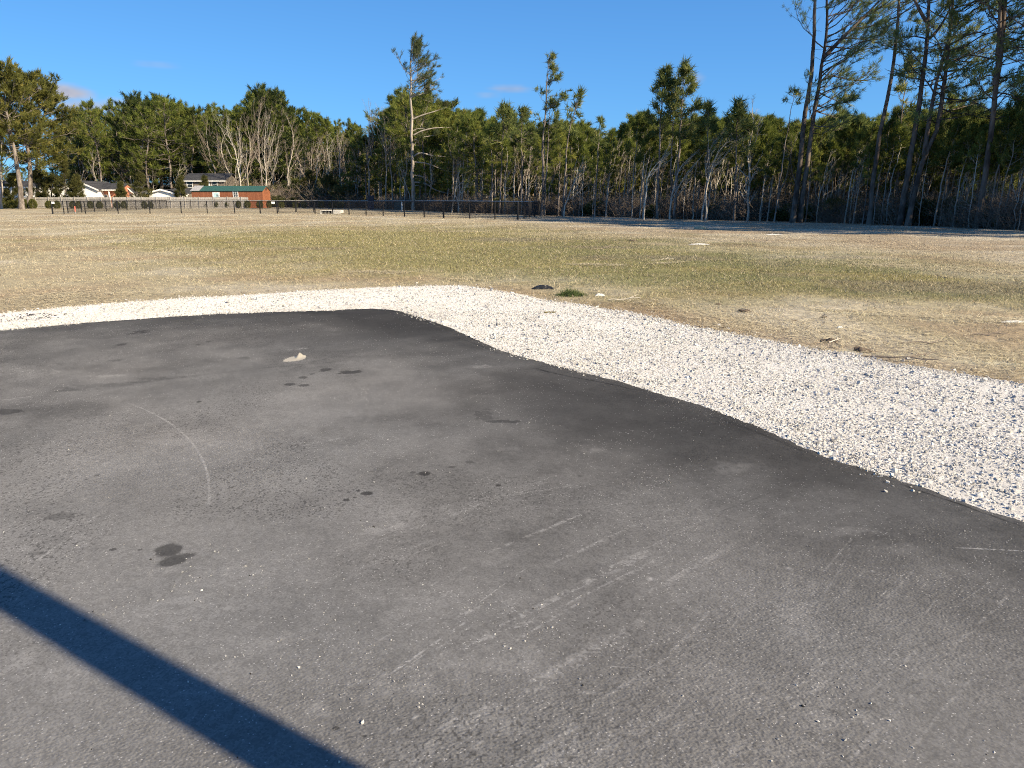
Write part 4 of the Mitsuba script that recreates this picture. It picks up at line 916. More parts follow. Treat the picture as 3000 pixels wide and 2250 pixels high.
MATURE, YOUNG, BARE = [], [], []
for i in range(7):
    rs = np.random.default_rng(400 + i)
    h_ = 18.0
    path = [[0, 0, -.3], [rs.normal(0, .3), rs.normal(0, .3), h_ * .4], [rs.normal(0, .5), rs.normal(0, .5), h_ * .75], [rs.normal(0, .6), rs.normal(0, .6), h_]]
    pal = ((DARK, MIDG, OLIV), (DARK * 1.1, OLIV * .9, YELL * .8), (np.array([.035, .055, .022]), np.array([.075, .095, .03]), OLIV))[i % 3]
    w, f, c = pine(410 + i, path, .26, cb=(.28, .40, .18, .35, .22, .30, .12)[i], Lmax=(4.6, 3.8, 4.4, 5.2, 3.8, 4.8, 4.2)[i], nb=42, shape='mature', wind=.03, tuft=.62, ndl=9, sub=8, width=.14, pal=pal, dead=6, deadlen=1.6, sides=6, e_lo=-.1, e_hi=.85)
    variant(f'mature{i}', w, f, c, 'pine_bark'); MATURE.append(h_)
for i in range(9):
    rs = np.random.default_rng(430 + i)
    h_ = 10.0
    path = [[0, 0, -.2], [rs.normal(0, .15), rs.normal(0, .1), h_ * .45], [rs.normal(.2, .25), rs.normal(0, .2), h_ * .8], [rs.normal(.4, .3), rs.normal(0, .2), h_]]
    pal = ((DARK, MIDG * 1.1, OLIV), (MIDG * .7, OLIV, YELL), (DARK * 1.2, np.array([.10, .125, .035]), YELL * .8))[i % 3]
    w, f, c = pine(440 + i, path, (.075, .10, .07, .085, .06, .09, .07, .10, .08)[i], cb=(.25, .2, .35, .3, .28, .55, .62, .5, .58)[i], Lmax=(1.7, 2.2, 1.5, 1.9, 1.7, 1.7, 1.4, 1.9, 1.6)[i], nb=(30, 30, 30, 30, 30, 22, 18, 24, 20)[i], shape='young', wind=.10, tuft=.46, ndl=13, sub=5, width=.10, pal=pal, dead=12, deadlen=.9, sides=5, e_lo=.05, e_hi=1.0, spread=.7)
    variant(f'young{i}', w, f, c, ('pine_bark', 'grey_bark', 'pine_bark', 'grey_bark', 'pine_bark', 'grey_bark', 'pale_bark', 'pine_bark', 'grey_bark')[i]); YOUNG.append(h_)
for i in range(6):
    rs = np.random.default_rng(460 + i)
    h_ = 8.0
    path = [[0, 0, -.2], [rs.normal(0, .15), rs.normal(0, .15), h_ * .35], [rs.normal(.3, .3), rs.normal(0, .3), h_ * .7], [rs.normal(.7, .4), rs.normal(0, .4), h_]]
    a, b = bare_tree(470 + i, path, .055 + .02 * (i % 3), n1=10 + i % 3 * 3, l1=.3, ang=.7, wind=.28, n2=4, n3=4, start=.3)
    scene[f'kind_bare{i}_trunk'] = {'type': 'shapegroup', 'trunk': mikit.ply(a, 'pale_bark' if i % 2 else 'grey_bark', smooth=True)}
    scene[f'kind_bare{i}_crown'] = {'type': 'shapegroup', 'branches': mikit.ply(b, ('pale_bark', 'grey_bark', 'twig_material')[i % 3], smooth=True)}
    BARE.append(h_)


def plant(key, kind, crown, x, y, sc, rot, label, cat, group, sz=1.0):
    key = numbered(key)
    m = T().translate([float(x), float(y), float(ground_h(np.array([x]), np.array([y]))[0])]).rotate([0, 0, 1], float(rot)).scale([float(sc * sz), float(sc * sz), float(sc)])
    scene[f'{key}__trunk'] = {'type': 'instance', 'to_world': m, 'shapegroup': {'type': 'ref', 'id': f'kind_{kind}_trunk'}}
    scene[f'{key}__{crown}'] = {'type': 'instance', 'to_world': m, 'shapegroup': {'type': 'ref', 'id': f'kind_{kind}_crown'}}
    tag(key, label, cat, group)


SKYLINE = np.array([(-200, 300), (200, 400), (226, 345), (260, 325), (300, 312), (370, 318), (430, 306), (500, 300), (560, 308), (600, 328), (660, 326), (720, 338), (745, 330), (770, 300), (790, 275), (812, 262), (850, 285), (868, 330), (900, 345), (950, 342), (985, 362), (1015, 372), (1035, 335), (1060, 385), (1100, 400), (1140, 345), (1152, 310),
                    (1180, 288), (1220, 278), (1280, 290), (1310, 318), (1330, 338), (1360, 345), (1400, 340), (1440, 352), (1480, 352), (1530, 352), (1570, 372), (1600, 380), (1640, 360), (1690, 362), (1730, 385), (1760, 400), (1790, 388), (1825, 350), (1860, 340), (1890, 352), (1940, 360), (2000, 350), (2060, 352), (2110, 358), (2160, 345), (2200, 350), (2240, 345), (2275, 372), (2310, 362), (2360, 360), (2440, 352), (2560, 350), (2650, 340), (2750, 330), (2850, 335), (2930, 325), (3000, 300), (3300, 280)], float)


def sky_v(u): return np.interp(u, SKYLINE[:, 0], SKYLINE[:, 1])


WPX = np.array(sorted(WOOD_PX)); WPX = WPX[np.argsort(WPX[:, 0])]


def ray_at(u, s):
    g = G(u, np.interp(u, WPX[:, 0], WPX[:, 1]))
    return g * s


STAND = ((1460, 'between the lone pine and the tufted pine'), (1590, 'left of the tallest slender pine'), (1750, 'just right of the tallest slender pine'), (1920, 'left of the three tufted pines'), (2080, 'around the three tufted pines'), (2230, 'around the pale conical bare tree'), (2420, 'behind the two leftmost tall pines'), (2620, 'behind the slim third tall pine'), (2800, 'behind the crooked tall pine'), (9999, 'behind the twin-stemmed tall pine at the right edge'))


PLACES = ((222, 'behind the big pines at the left'), (330, 'behind the white gabled house'), (440, 'behind the brick house'), (560, 'left of the two-storey house'), (640, 'behind the two-storey house'), (720, 'behind the middle of the red shed'), (800, 'behind the right end of the red shed'), (920, 'behind the gate'), (1060, 'behind the concrete drain outlet'), (1180, 'left of the lone pine'), (1280, 'behind the boughs of the lone pine')) + STAND


def place_of(u): return next(x for a, x in PLACES if u < a)


rng = np.random.default_rng(500)
# the mature wood behind the houses and in the middle
n_m = 0
for u in np.r_[np.arange(222, 1060, 15.5), np.arange(1060, 1480, 21), np.arange(-120, 222, 48)]:
    for layer in range(2):
        uu = u + rng.uniform(-7, 7)
        s = (rng.uniform(1.22, 1.42) if layer == 0 else rng.uniform(1.48, 1.75)) if uu < 1040 else (rng.uniform(1.04, 1.2) if layer == 0 else rng.uniform(1.25, 1.6))
        p = ray_at(uu, s); D = p[1]
        top = sky_v(uu) + rng.uniform(-4, 26) + (0 if layer == 0 else rng.uniform(-6, 40))
        Ht = EYE + (HZ - top) / FPX * D * 1.02
        i = rng.integers(0, 7)
        if layer == 0 and rng.uniform() < .35: Ht *= rng.uniform(.6, .9)
        if u < 222:
            Ht = EYE + (HZ - rng.uniform(475, 510)) / FPX * D
        left = uu < 700
        plant('woodland_pine', f'mature{i}', 'crown', p[0], p[1], Ht / 19.6, rng.uniform(0, 360), ('tall dark pine of the wood edge ', 'tall pine farther back in the wood ')[layer] + place_of(uu), 'pine tree', ('wood edge pines ', 'farther wood pines ')[layer] + place_of(uu), rng.uniform(.85, 1.15))
        n_m += 1
def YOUNG_L(u, layer):
    t = next(x for a, x in STAND if u < a)
    r = ('front-row slender young pine ', 'second-row slender young pine ', 'back-row young pine ')[layer]
    return r + t, ('front row, ', 'second row, ', 'deep row, ')[layer] + t


for u in np.r_[np.arange(640, 1040, 44), np.arange(1040, 1330, 30), np.arange(1900, 2400, 60)]:
    uu = u + rng.uniform(-14, 14)
    p = ray_at(uu, rng.uniform(1.02, 1.25)); D = p[1]
    Ht = EYE + (HZ - sky_v(uu) - rng.uniform(15, 90)) / FPX * D
    plant('tall_bare_tree', f'bare{(2, 5, 2, 2)[rng.integers(0, 4)]}', 'branches', p[0], p[1], Ht / 8.0, rng.uniform(0, 360), 'tall leafless grey-brown tree ' + place_of(uu), 'bare tree', 'tall leafless trees ' + place_of(uu), rng.uniform(.6, .85))
# the young stand along the right
for u in np.arange(1330, 3120, 17.5):
    for layer in range(3):
        uu = u + rng.uniform(-9, 9)
        s = (rng.uniform(1.005, 1.10), rng.uniform(1.10, 1.3), rng.uniform(1.3, 1.65))[layer]
        if layer == 0 and rng.uniform() < .12: continue
        p = ray_at(uu, s); D = p[1]
        top = sky_v(uu) + (rng.uniform(-4, 75), rng.uniform(-6, 45), rng.uniform(-6, 30))[layer]
        Ht = EYE + (HZ - top) / FPX * D * 1.02
        i = (rng.integers(5, 9) if rng.uniform() < .8 else rng.integers(0, 9)) if layer == 0 else rng.integers(0, 9) if layer == 1 else rng.integers(0, 5)
        plant('young_pine', f'young{i}', 'crown', p[0], p[1], Ht / 10.6, rng.uniform(-50, 50), YOUNG_L(uu, layer)[0], 'pine tree', YOUNG_L(uu, layer)[1], rng.uniform(.85, 1.2) * (1.0 if layer < 2 else 1.25))
for u in np.r_[np.arange(640, 1330, 23), np.arange(1350, 3050, 17)]:
    uu = u + rng.uniform(-10, 10)
    s = rng.uniform(1.02, 1.18) if uu > 1040 else rng.uniform(1.05, 1.3)
    p = ray_at(uu, s); D = p[1]
    Ht = EYE + (HZ - rng.uniform(400, 500)) / FPX * D
    i = rng.integers(0, 6)
    plant('bare_sapling', f'bare{i}', 'branches', p[0], p[1], Ht / 8.0, rng.uniform(-40, 40), 'leafless pale sapling at the wood edge ' + place_of(uu), 'bare tree', 'leafless saplings ' + place_of(uu), rng.uniform(.8, 1.2))
for u in np.arange(240, 640, 26):
    uu = u + rng.uniform(-10, 10)
    p = ray_at(uu, rng.uniform(1.16, 1.4)); D = p[1]
    Ht = EYE + (HZ - rng.uniform(430, 500)) / FPX * D
    plant('bare_sapling', f'bare{rng.integers(0, 6)}', 'branches', p[0], p[1], Ht / 8.0, rng.uniform(0, 360), 'leafless grey tree ' + place_of(uu), 'bare tree', 'leafless trees ' + place_of(uu), rng.uniform(.9, 1.4))

for u in np.arange(640, 3150, 26):
    uu = u + rng.uniform(-12, 12)
    p = ray_at(uu, rng.uniform(1.15, 1.5) if uu < 1040 else rng.uniform(1.7, 2.3)); D = p[1]
    Ht = EYE + (HZ - sky_v(uu) - rng.uniform(25, 60)) / FPX * D
    plant('backwood_pine', 'mature%d' % (2, 6, 4)[rng.integers(0, 3)], 'crown', p[0], p[1], Ht / 18.0, rng.uniform(0, 360), 'shaded pine deepest in the wood ' + place_of(uu), 'pine tree', 'shaded deep pines ' + place_of(uu), rng.uniform(1.2, 1.6))

# --- undergrowth: twig thickets and dark evergreen brush
UG = []
for i in range(4):
    rs = np.random.default_rng(600 + i)
    n = 130
    b = rs.uniform(-1.1, 1.1, (n, 3)) * [1, .8, 0]
    d = nrm(rs.normal(0, .38, (n, 3)) + [0.1, 0, 1.0]); l = rs.uniform(.6, 2.6, n)
    ss = np.linspace(0, 1, 4)[None, :, None]
    P = b[:, None] + l[:, None, None] * (d[:, None] * ss + rs.normal(0, .25, (n, 1, 3)) * [1, 1, .2] * ss ** 2 + rs.normal(0, .03, (n, 4, 3)) * (ss > 0))
    m1 = tubes(P, rs.uniform(.006, .016, n)[:, None] * np.linspace(1, .4, 4)[None], 3)
    u = rs.uniform(.3, 1, (n, 4)); bb, tg_ = along(P, u); dd = nrm(tg_ + rs.normal(0, .7, bb.shape)) * rs.uniform(.2, .6, (n, 4, 1))
    Q = np.stack([bb, bb + dd * .5 + rs.normal(0, .03, bb.shape), bb + dd], 2).reshape(-1, 3, 3)
    m2 = tubes(Q, np.tile([.006, .005, .003], (len(Q), 1)), 3)
    scene[f'kind_thicket{i}'] = {'type': 'shapegroup', 'stems': mikit.ply(cat_mesh([m1, m2]), ('twig_material', 'dark_twig', 'twig_material', 'dark_twig')[i])}
for i in range(4):
    rs = np.random.default_rng(620 + i)
    n = 1500
    c = nrm(rs.normal(size=(n, 3))) * (rs.uniform(0, 1, (n, 1)) ** .45) * [1.1, .9, .9] + [0, 0, .95]
    c += .25 * (meshkit.fbm(c * 2, 3, i)[:, None] - .5)
    c[:, 2] = np.abs(c[:, 2])
    lv, lf, lc = tufts(c, nrm(c - [0, 0, .5]), rs.uniform(.1, .22, n), 3, .4, .8, rs, ((np.array([.05, .065, .025]), np.array([.12, .14, .05]), np.array([.22, .17, .07])), (np.array([.08, .085, .035]), np.array([.18, .185, .06]), np.array([.28, .25, .07])))[i % 2])
    scene[f'kind_brush{i}'] = {'type': 'shapegroup', 'leaves': mikit.ply((lv, lf), 'needle_material', color=lc)}
rng = np.random.default_rng(640)
ug = 0


def under(kind, p, sc, sx=1.0):
    global ug
    ug += 1
    scene[f'undergrowth__{ug:03d}'] = {'type': 'instance', 'to_world': T().translate([float(p[0]), float(p[1]), -.1]).rotate([0, 0, 1], float(rng.uniform(0, 360))).scale([float(sc * sx), float(sc * sx), float(sc)]), 'shapegroup': {'type': 'ref', 'id': kind}}


for u in np.arange(1060, 3100, 11):
    for k in range(3):
        uu = u + rng.uniform(-8, 8)
        p = ray_at(uu, (rng.uniform(1.03, 1.08), rng.uniform(1.08, 1.22), rng.uniform(1.22, 1.6))[k])
        dark = sstep(2150, 2500, uu)
        if rng.uniform() < (.55 - .1 * k + .15 * (1 - dark)):
            under(f'kind_thicket{rng.integers(0, 4) if dark < .3 else (1, 3)[rng.integers(0, 2)]}', p, rng.uniform(.6, 1.15), 1.1)
        elif k > 0 or rng.uniform() < .5:
            under(f'kind_brush{rng.integers(0, 4)}', p, rng.uniform(.4, 1.0), 1.1)
for u in np.arange(640, 1070, 9):
    for k in range(2):
        p = ray_at(u + rng.uniform(-8, 8), (rng.uniform(1.02, 1.12), rng.uniform(1.15, 1.4))[k])
        under(f'kind_brush{rng.integers(0, 4)}' if rng.uniform() < .6 else f'kind_thicket{rng.integers(0, 4)}', p, rng.uniform(1.0, 2.4) * (1 if k == 0 else 1.4), 1.2)
for u in np.arange(220, 660, 12):
    p = ray_at(u + rng.uniform(-8, 8), rng.uniform(1.3, 1.5))
    under(f'kind_thicket{rng.integers(0, 4)}' if rng.uniform() < .6 else f'kind_brush{rng.integers(0, 4)}', p, rng.uniform(1.8, 3.2), 1.2)
for u in np.arange(-60, 260, 16):
    p = ray_at(u + rng.uniform(-8, 8), rng.uniform(1.3, 1.7))
    under(f'kind_brush{rng.integers(0, 4)}' if rng.uniform() < .4 else f'kind_thicket{rng.integers(0, 4)}', p, rng.uniform(1.6, 3.4), 1.3)
for u in np.arange(600, 3150, 8):
    p = ray_at(u + rng.uniform(-8, 8), rng.uniform(1.25, 1.5) if u < 1040 else rng.uniform(1.3, 2.0))
    under(f'kind_brush{rng.integers(0, 4)}', p, rng.uniform(1.6, 3.2), .9)
for u in np.arange(-100, 640, 16):
    p = ray_at(u + rng.uniform(-8, 8), rng.uniform(1.45, 1.9))
    under(f'kind_thicket{rng.integers(0, 4)}' if rng.uniform() < .5 else f'kind_brush{rng.integers(0, 4)}', p, rng.uniform(2.2, 4), 1.1)
tag('undergrowth', 'tangled brown twigs and dark evergreen brush under the trees', 'undergrowth', kind='stuff')

# ------------------------------------------------------------------ black chain-link fence round the basin, with a double gate
FH = 1.32
FRONT = [155, 188, 222, 251, 347, 440, 532, 608, 688, 763, 813]
FRONT2 = [923, 975, 1023, 1073, 1123, 1185, 1243, 1300, 1376, 1450, 1517]
fv_ = lambda u: np.interp(u, [155, 923, 1000, 1110, 1210, 1300, 1400, 1517], [627, 626.2, 628.5, 633, 636, 639, 641.5, 643])
corner, p_end, b_end = G(155, 627), G(1517, 643), G(1580, 632.5)
back_pts = [G(u, v) for u, v in ((490, 611), (620, 611), (760, 611), (900, 611), (1000, 611.3), (1088, 612.2), (1180, 615.5), (1300, 621), (1430, 626.5), (1580, 632.5))]


def even(a, b, n): return [a + (b - a) * t for t in np.linspace(0, 1, n + 1)]


def densify(pts, step):
    L_ = LineString(pts); n = max(1, int(round(L_.length / step)))
    return [np.array(L_.interpolate(t, normalized=True).coords[0]) for t in np.linspace(0, 1, n + 1)]


def fence_run(key, pts, rail_mat='black_steel', height=FH, heavy=()):
    for i, p in enumerate(pts):
        r_ = .075 if i in heavy else .055
        m = tubes(np.array([[[p[0], p[1], -.3], [p[0], p[1], height * .5], [p[0], p[1], height + .03], [p[0], p[1], height + .06]]]), np.array([[r_, r_, r_, r_ * .3]]), 8)
        put(f'{key}__post', m, 'black_steel', True)
    for a, b in zip(pts[:-1], pts[1:]):
        put(f'{key}__top_rail', tubes(np.array([[[*a, height], [*(a + b) / 2, height - .004], [*b, height]]]), np.full((1, 3), .036), 6), rail_mat, True)
        l = np.linalg.norm(b - a); t = np.append((b - a) / l, 0)
        n = int(l / 0.075)
        s0 = np.arange(-int(height / .075), n) * .075
        P = []
        for sgn in (1, -1):
            st = np.clip(s0, 0, l); z0 = np.where(s0 < 0, -s0, 0)
            en = np.clip(s0 + height, 0, l); z1 = z0 + (en - st)
            ok = (en - st > .02)
            q0_, q1_ = (st, z0), (en, z1)
            if sgn < 0: q0_, q1_ = (l - st, z0), (l - en, z1)
            p0 = np.append(a, 0)[None] + t * q0_[0][:, None] + np.array([0, 0, 1]) * q0_[1][:, None]
            p1 = np.append(a, 0)[None] + t * q1_[0][:, None] + np.array([0, 0, 1]) * q1_[1][:, None]
            P.append(np.stack([p0, p1], 1)[ok])
        P = np.vstack(P) + [0, 0, .02]
        k_ = put(f'{key}__wire_mesh', tubes(P, np.full((len(P), 2), .0032), 3), 'black_steel')
        labels[k_] = {'kind': 'stuff'}


fp1 = [G(u, fv_(u)) for u in FRONT]; fp2 = [G(u, fv_(u)) for u in FRONT2]
k = 'chain_link_fence'
fence_run(k, fp1, heavy=(0, 9, 10)); used_k = used.copy()
tag(k, 'black chain-link fence along the near side of the basin, left of the gate', 'fence')
fence_run('chain_link_fence_001', fp2, heavy=(0, 7, 10)); tag('chain_link_fence_001', 'black chain-link fence along the near side of the basin, right of the gate', 'fence')
fence_run('chain_link_fence_002', densify([corner, back_pts[0]], 4.2)[1:], heavy=()); tag('chain_link_fence_002', 'black chain-link fence running back from the front left corner of the basin', 'fence')
fence_run('chain_link_fence_003', densify(back_pts, 4.0), rail_mat='galvanised_steel'); tag('chain_link_fence_003', 'black chain-link fence with a pale top rail along the far side of the basin', 'fence')
fence_run('chain_link_fence_004', densify([p_end, b_end], 3.5)[1:]); tag('chain_link_fence_004', 'short black chain-link run closing the right end of the basin', 'fence')
# gate: two leaves
ga, gb = fp1[-1], fp2[0]
gd_ = (gb - ga); gm = (ga + gb) / 2
tag('gate', 'black double gate of two chain-link leaves in the near fence', 'gate')
for s0, s1 in ((ga + gd_ * .035, gm - gd_ * .012), (gm + gd_ * .012, gb - gd_ * .035)):
    fr = [np.array([[[*s0, .12], [*s0, .6], [*s0, FH - .04]]]), np.array([[[*s1, .12], [*s1, .6], [*s1, FH - .04]]]), np.array([[[*s0, .12], [*((s0 + s1) / 2), .12], [*s1, .12]]]), np.array([[[*s0, FH - .04], [*((s0 + s1) / 2), FH - .04], [*s1, FH - .04]]])]
    lk = numbered('gate__leaf')
    scene[lk] = mikit.ply(cat_mesh([tubes(f_, np.full((1, 3), .042), 6) for f_ in fr]), 'black_steel', smooth=True)
    l = np.linalg.norm(s1 - s0); t = np.append((s1 - s0) / l, 0); hh = FH - .2
    P = []
    for q_ in np.arange(-hh, l, .075):
        a0, a1 = max(q_, 0), min(q_ + hh, l); z0 = max(-q_, 0)
        if a1 - a0 < .03: continue
        b0 = np.append(s0, .14)
        P += [[b0 + t * a0 + [0, 0, z0], b0 + t * a1 + [0, 0, z0 + a1 - a0]], [b0 + t * (l - a0) + [0, 0, z0], b0 + t * (l - a1) + [0, 0, z0 + a1 - a0]]]
    scene[f'{lk}__wire_mesh'] = mikit.ply(tubes(np.array(P), np.full((len(P), 2), .0032), 3), 'black_steel'); labels[f'{lk}__wire_mesh'] = {'kind': 'stuff'}
for u, lb in ((160, 'small blank white plate on the front left corner of the black fence'), (803, 'small blank white plate on the black fence just left of the gate')):
    p = G(u, fv_(u)); c = np.array([p[0], p[1] - .06, FH - .18])
    m = trimesh.creation.extrude_polygon(Polygon([(-.2, -.11), (.2, -.11), (.2, .11), (-.2, .11)]).buffer(-.03).buffer(.03), .008, engine='earcut')
    v = np.array(m.vertices)
    tag(put('fence_sign', (np.stack([v[:, 0], -v[:, 2], v[:, 1]], 1) + c, np.array(m.faces)), 'white_paint'), lb, 'sign')

# things in and by the basin
p = G(958, 626.5); w_ = 1.25
oc = [box(p[0] - .75, p[0] + 1.55, p[1] + .12, p[1] + 1.4, .02, .33), box(p[0] - .75, p[0] - .62, p[1] - .05, p[1] + .12, -.1, .33), box(p[0] + .55, p[0] + 1.55, p[1] - .05, p[1] + .12, -.1, .33), box(p[0] - .62, p[0] + .55, p[1] - .05, p[1] + .12, .25, .33)]
put('drain_outlet__concrete_box', trimesh.util.concatenate([trimesh.Trimesh(*m, process=False) for m in oc]), 'cream_concrete')
put('drain_outlet__opening', box(p[0] - .61, p[0] + .54, p[1] + .098, p[1] + .118, -.08, .245), 'dark_cavity')
put('drain_outlet__grate', cat_mesh([box(p[0] - .5 + .16 * i, p[0] - .475 + .16 * i, p[1] + .02, p[1] + .05, -.06, .25) for i in range(7)]), 'galvanised_steel'); tag('drain_outlet', 'white concrete drain outlet with a dark opening inside the black fence', 'drain')
p = G(1088, 614)
m = box(p[0] - .45, p[0] + .45, p[1] - .12, p[1] + .12, -.1, 2.0)
put('utility_cabinet__body', m, 'blue_black_plastic'); put('utility_cabinet__door', box(p[0] - .36, p[0] + .02, p[1] - .15, p[1] - .122, .1, 1.85), 'blue_black_plastic'); put('utility_cabinet__cap', box(p[0] - .5, p[0] + .5, p[1] - .17, p[1] + .17, 2.0, 2.06), 'blue_black_plastic')
tag('utility_cabinet', 'narrow upright blue-black cabinet at the far fence of the basin', 'cabinet')
p = G(1178, 617.5)
put('marker_post__tube', tubes(np.array([[[*p, -.2], [*p, .5], [*p, 1.1], [*p, 1.14]]]), np.array([[.09, .09, .09, .03]]), 10), 'white_paint', True)
put('marker_post__collar', tubes(np.array([[[*p, .02], [*p, .1], [*p, .16]]]), np.array([[.12, .12, .1]]), 10), 'cream_concrete', True); tag('marker_post', 'short white pipe post standing in the shade left of the lone pine', 'post')
p = G(1166, 616)
hp = [(-.62, 0), (-.62, .8), (-.5, 1.05), (-.25, 1.2), (0, 1.24), (.25, 1.2), (.5, 1.05), (.62, .8), (.62, 0)]
v, f = prism(hp, 1, 0, .5)
put('utility_pedestal__hood', (v + [p[0], p[1] + .6, 0], f), 'dark_green_plastic'); put('utility_pedestal__door', box(p[0] - .45, p[0] + .45, p[1] + .57, p[1] + .597, .06, .95), 'dark_green_plastic'); tag('utility_pedestal', 'low round-topped dark green utility box in the shade beside the white pipe', 'utility box')
p = G(222, 628)
put('survey_stake__lath', box(p[0] - .045, p[0] + .045, p[1] - .015, p[1] + .015, -.2, .78), 'pink_paint'); put('survey_stake__bare_end', box(p[0] - .046, p[0] + .046, p[1] - .017, p[1] + .017, -.2, .2), 'weathered_wood'); tag('survey_stake', 'pink painted survey stake in front of the black fence at the left', 'stake')
p = G(1392, 637)
put('grade_stake', box(p[0] - .03, p[0] + .03, p[1] - .02, p[1] + .02, -.2, .5), 'twig_material'); tag('grade_stake', 'short dark wooden stake inside the right part of the black fence', 'stake')

# ------------------------------------------------------------------ weathered board fence in front of the houses
wa, wb = G(-160, 610.0), G(326, 610.6); wc = G(728, 610.3)
rng = np.random.default_rng(700)


def board_fence(key, a, b, label):
    l = np.linalg.norm(b - a); t = (b - a) / l; nrm_ = np.array([t[1], -t[0]])
    if nrm_[1] > 0: nrm_ = -nrm_
    bs = []
    for s in np.arange(0, l, .145):
        h_ = 1.83 + rng.uniform(-.03, .03)
        c = a + t * (s + .07) + nrm_ * rng.uniform(0, .008)
        m = box(-.068, .068, -.01, .01, -.05, h_)
        ang = math.atan2(t[1], t[0]); ca, sa = math.cos(ang), math.sin(ang)
        v = m[0]; bs.append((np.stack([v[:, 0] * ca - v[:, 1] * sa + c[0], v[:, 0] * sa + v[:, 1] * ca + c[1], v[:, 2]], 1), m[1]))
    put(f'{key}__boards', cat_mesh(bs), 'weathered_wood'); labels[f'{key}__boards'] = {'kind': 'stuff'}
    for s in np.arange(0.3, l, 2.4):
        c = a + t * s + nrm_ * .075
        put(f'{key}__post', box(c[0] - .05, c[0] + .05, c[1] - .05, c[1] + .05, -.2, 1.9), 'weathered_wood')
    for z in (.35, 1.5):
        put(f'{key}__rail', tubes(np.array([[[*(a + nrm_ * .04), z], [*((a + b) / 2 + nrm_ * .04), z], [*(b + nrm_ * .04), z]]]), np.full((1, 3), .045), 4), 'weathered_wood')
    tag(key, label, 'fence')


board_fence('board_fence', wa, wb, 'weathered grey board fence at the far left behind the round shrubs')
board_fence('board_fence_001', wb + [.2, .1], wc, 'weathered grey board fence in front of the red shed and the two-storey house')


# ------------------------------------------------------------------ row of round evergreen shrubs
def shrub(seed):
    rs = np.random.default_rng(seed); n = 1400
    z = rs.uniform(0, 1, n) ** .8
    rad = .52 * (np.sin(np.pi * np.clip(.16 + .80 * z, 0, 1)) ** .7)
    a = rs.uniform(0, 2 * np.pi, n); q = rs.uniform(.55, 1, n) ** .5 * rad
    c = np.stack([np.cos(a) * q, np.sin(a) * q, .05 + z * 1.2], 1)
    v, f, col = tufts(c, nrm(np.stack([np.cos(a), np.sin(a), np.full(n, 1.0)], 1)), rs.uniform(.1, .2, n), 3, .3, .4, rs, (np.array([.08, .095, .035]), np.array([.18, .19, .06]), np.array([.28, .25, .08])))
    st = np.array([[[0, 0, -.1], [.01, 0, .5], [0, .01, 1.0]]])
    return tubes(st, np.array([[.04, .03, .01]]), 5), (v, f), col


for i in range(3):
    w, f, c = shrub(800 + i)
    scene[f'kind_shrub{i}_trunk'] = {'type': 'shapegroup', 'trunk': mikit.ply(w, 'grey_bark', smooth=True)}
    scene[f'kind_shrub{i}_crown'] = {'type': 'shapegroup', 'crown': mikit.ply(f, 'needle_material', color=c)}
rng = np.random.default_rng(810)
for u, sc in ((52, 1.35), (72, 1.2), (108, 1.15), (132, 1.2), (178, 1.0), (200, 1.0), (246, .95), (262, .9), (296, .95), (322, .9), (372, .9), (392, .9), (450, .9), (468, .85), (544, .95), (566, 1.0), (604, 1.0), (627, 1.0), (658, 1.05), (687, .95), (720, 1.05), (744, 1.0), (779, 1.0), (806, .95), (841, .95), (880, .95), (905, 1.0), (955, 1.0), (985, .95), (1010, .95)):
    g = G(u, 609.6 if u > 480 else 610.4) if True else None
    t_ = 'by the left part of the board fence' if u < 330 else ('in the row before the board fence and the shed' if u < 770 else 'in the row behind the gate')
    plant('round_shrub', f'shrub{rng.integers(0, 3)}', 'crown', g[0], g[1] - 3.2, sc, rng.uniform(0, 360), f'low rounded evergreen shrub {t_}', 'shrub', {'b': 'shrubs left', 'i': 'shrubs middle'}.get(t_[0] if u < 330 else 'i', 'shrubs middle') if u < 770 else 'shrubs behind the gate', rng.uniform(.9, 1.1))


# ------------------------------------------------------------------ houses
def roof_mesh(x0, x1, y0, y1, eave, ridge, axis, over=.35, th=.16):
    """gable roof, ridge along axis 0 (x) or 1 (y)"""
    if axis == 0:
        ym = (y0 + y1) / 2; sl = (ridge - eave) / (ym - y0)
        a, b = y0 - over, y1 + over; ze = eave - over * sl
        return prism([(a, ze), (ym, ridge), (b, ze), (b, ze + th), (ym, ridge + th), (a, ze + th)], 0, x0 - over, x1 + over)
    xm = (x0 + x1) / 2; sl = (ridge - eave) / (xm - x0)
    a, b = x0 - over, x1 + over; ze = eave - over * sl
    return prism([(a, ze), (xm, ridge), (b, ze), (b, ze + th), (xm, ridge + th), (a, ze + th)], 1, y0 - over, y1 + over)


def walls_mesh(x0, x1, y0, y1, eave, ridge, axis):
    if axis == 0:
        ym = (y0 + y1) / 2
        return prism([(y0, -.1), (y1, -.1), (y1, eave), (ym, ridge - .02), (y0, eave)], 0, x0, x1)
    xm = (x0 + x1) / 2
    return prism([(x0, -.1), (x1, -.1), (x1, eave), (xm, ridge - .02), (x0, eave)], 1, y0, y1)


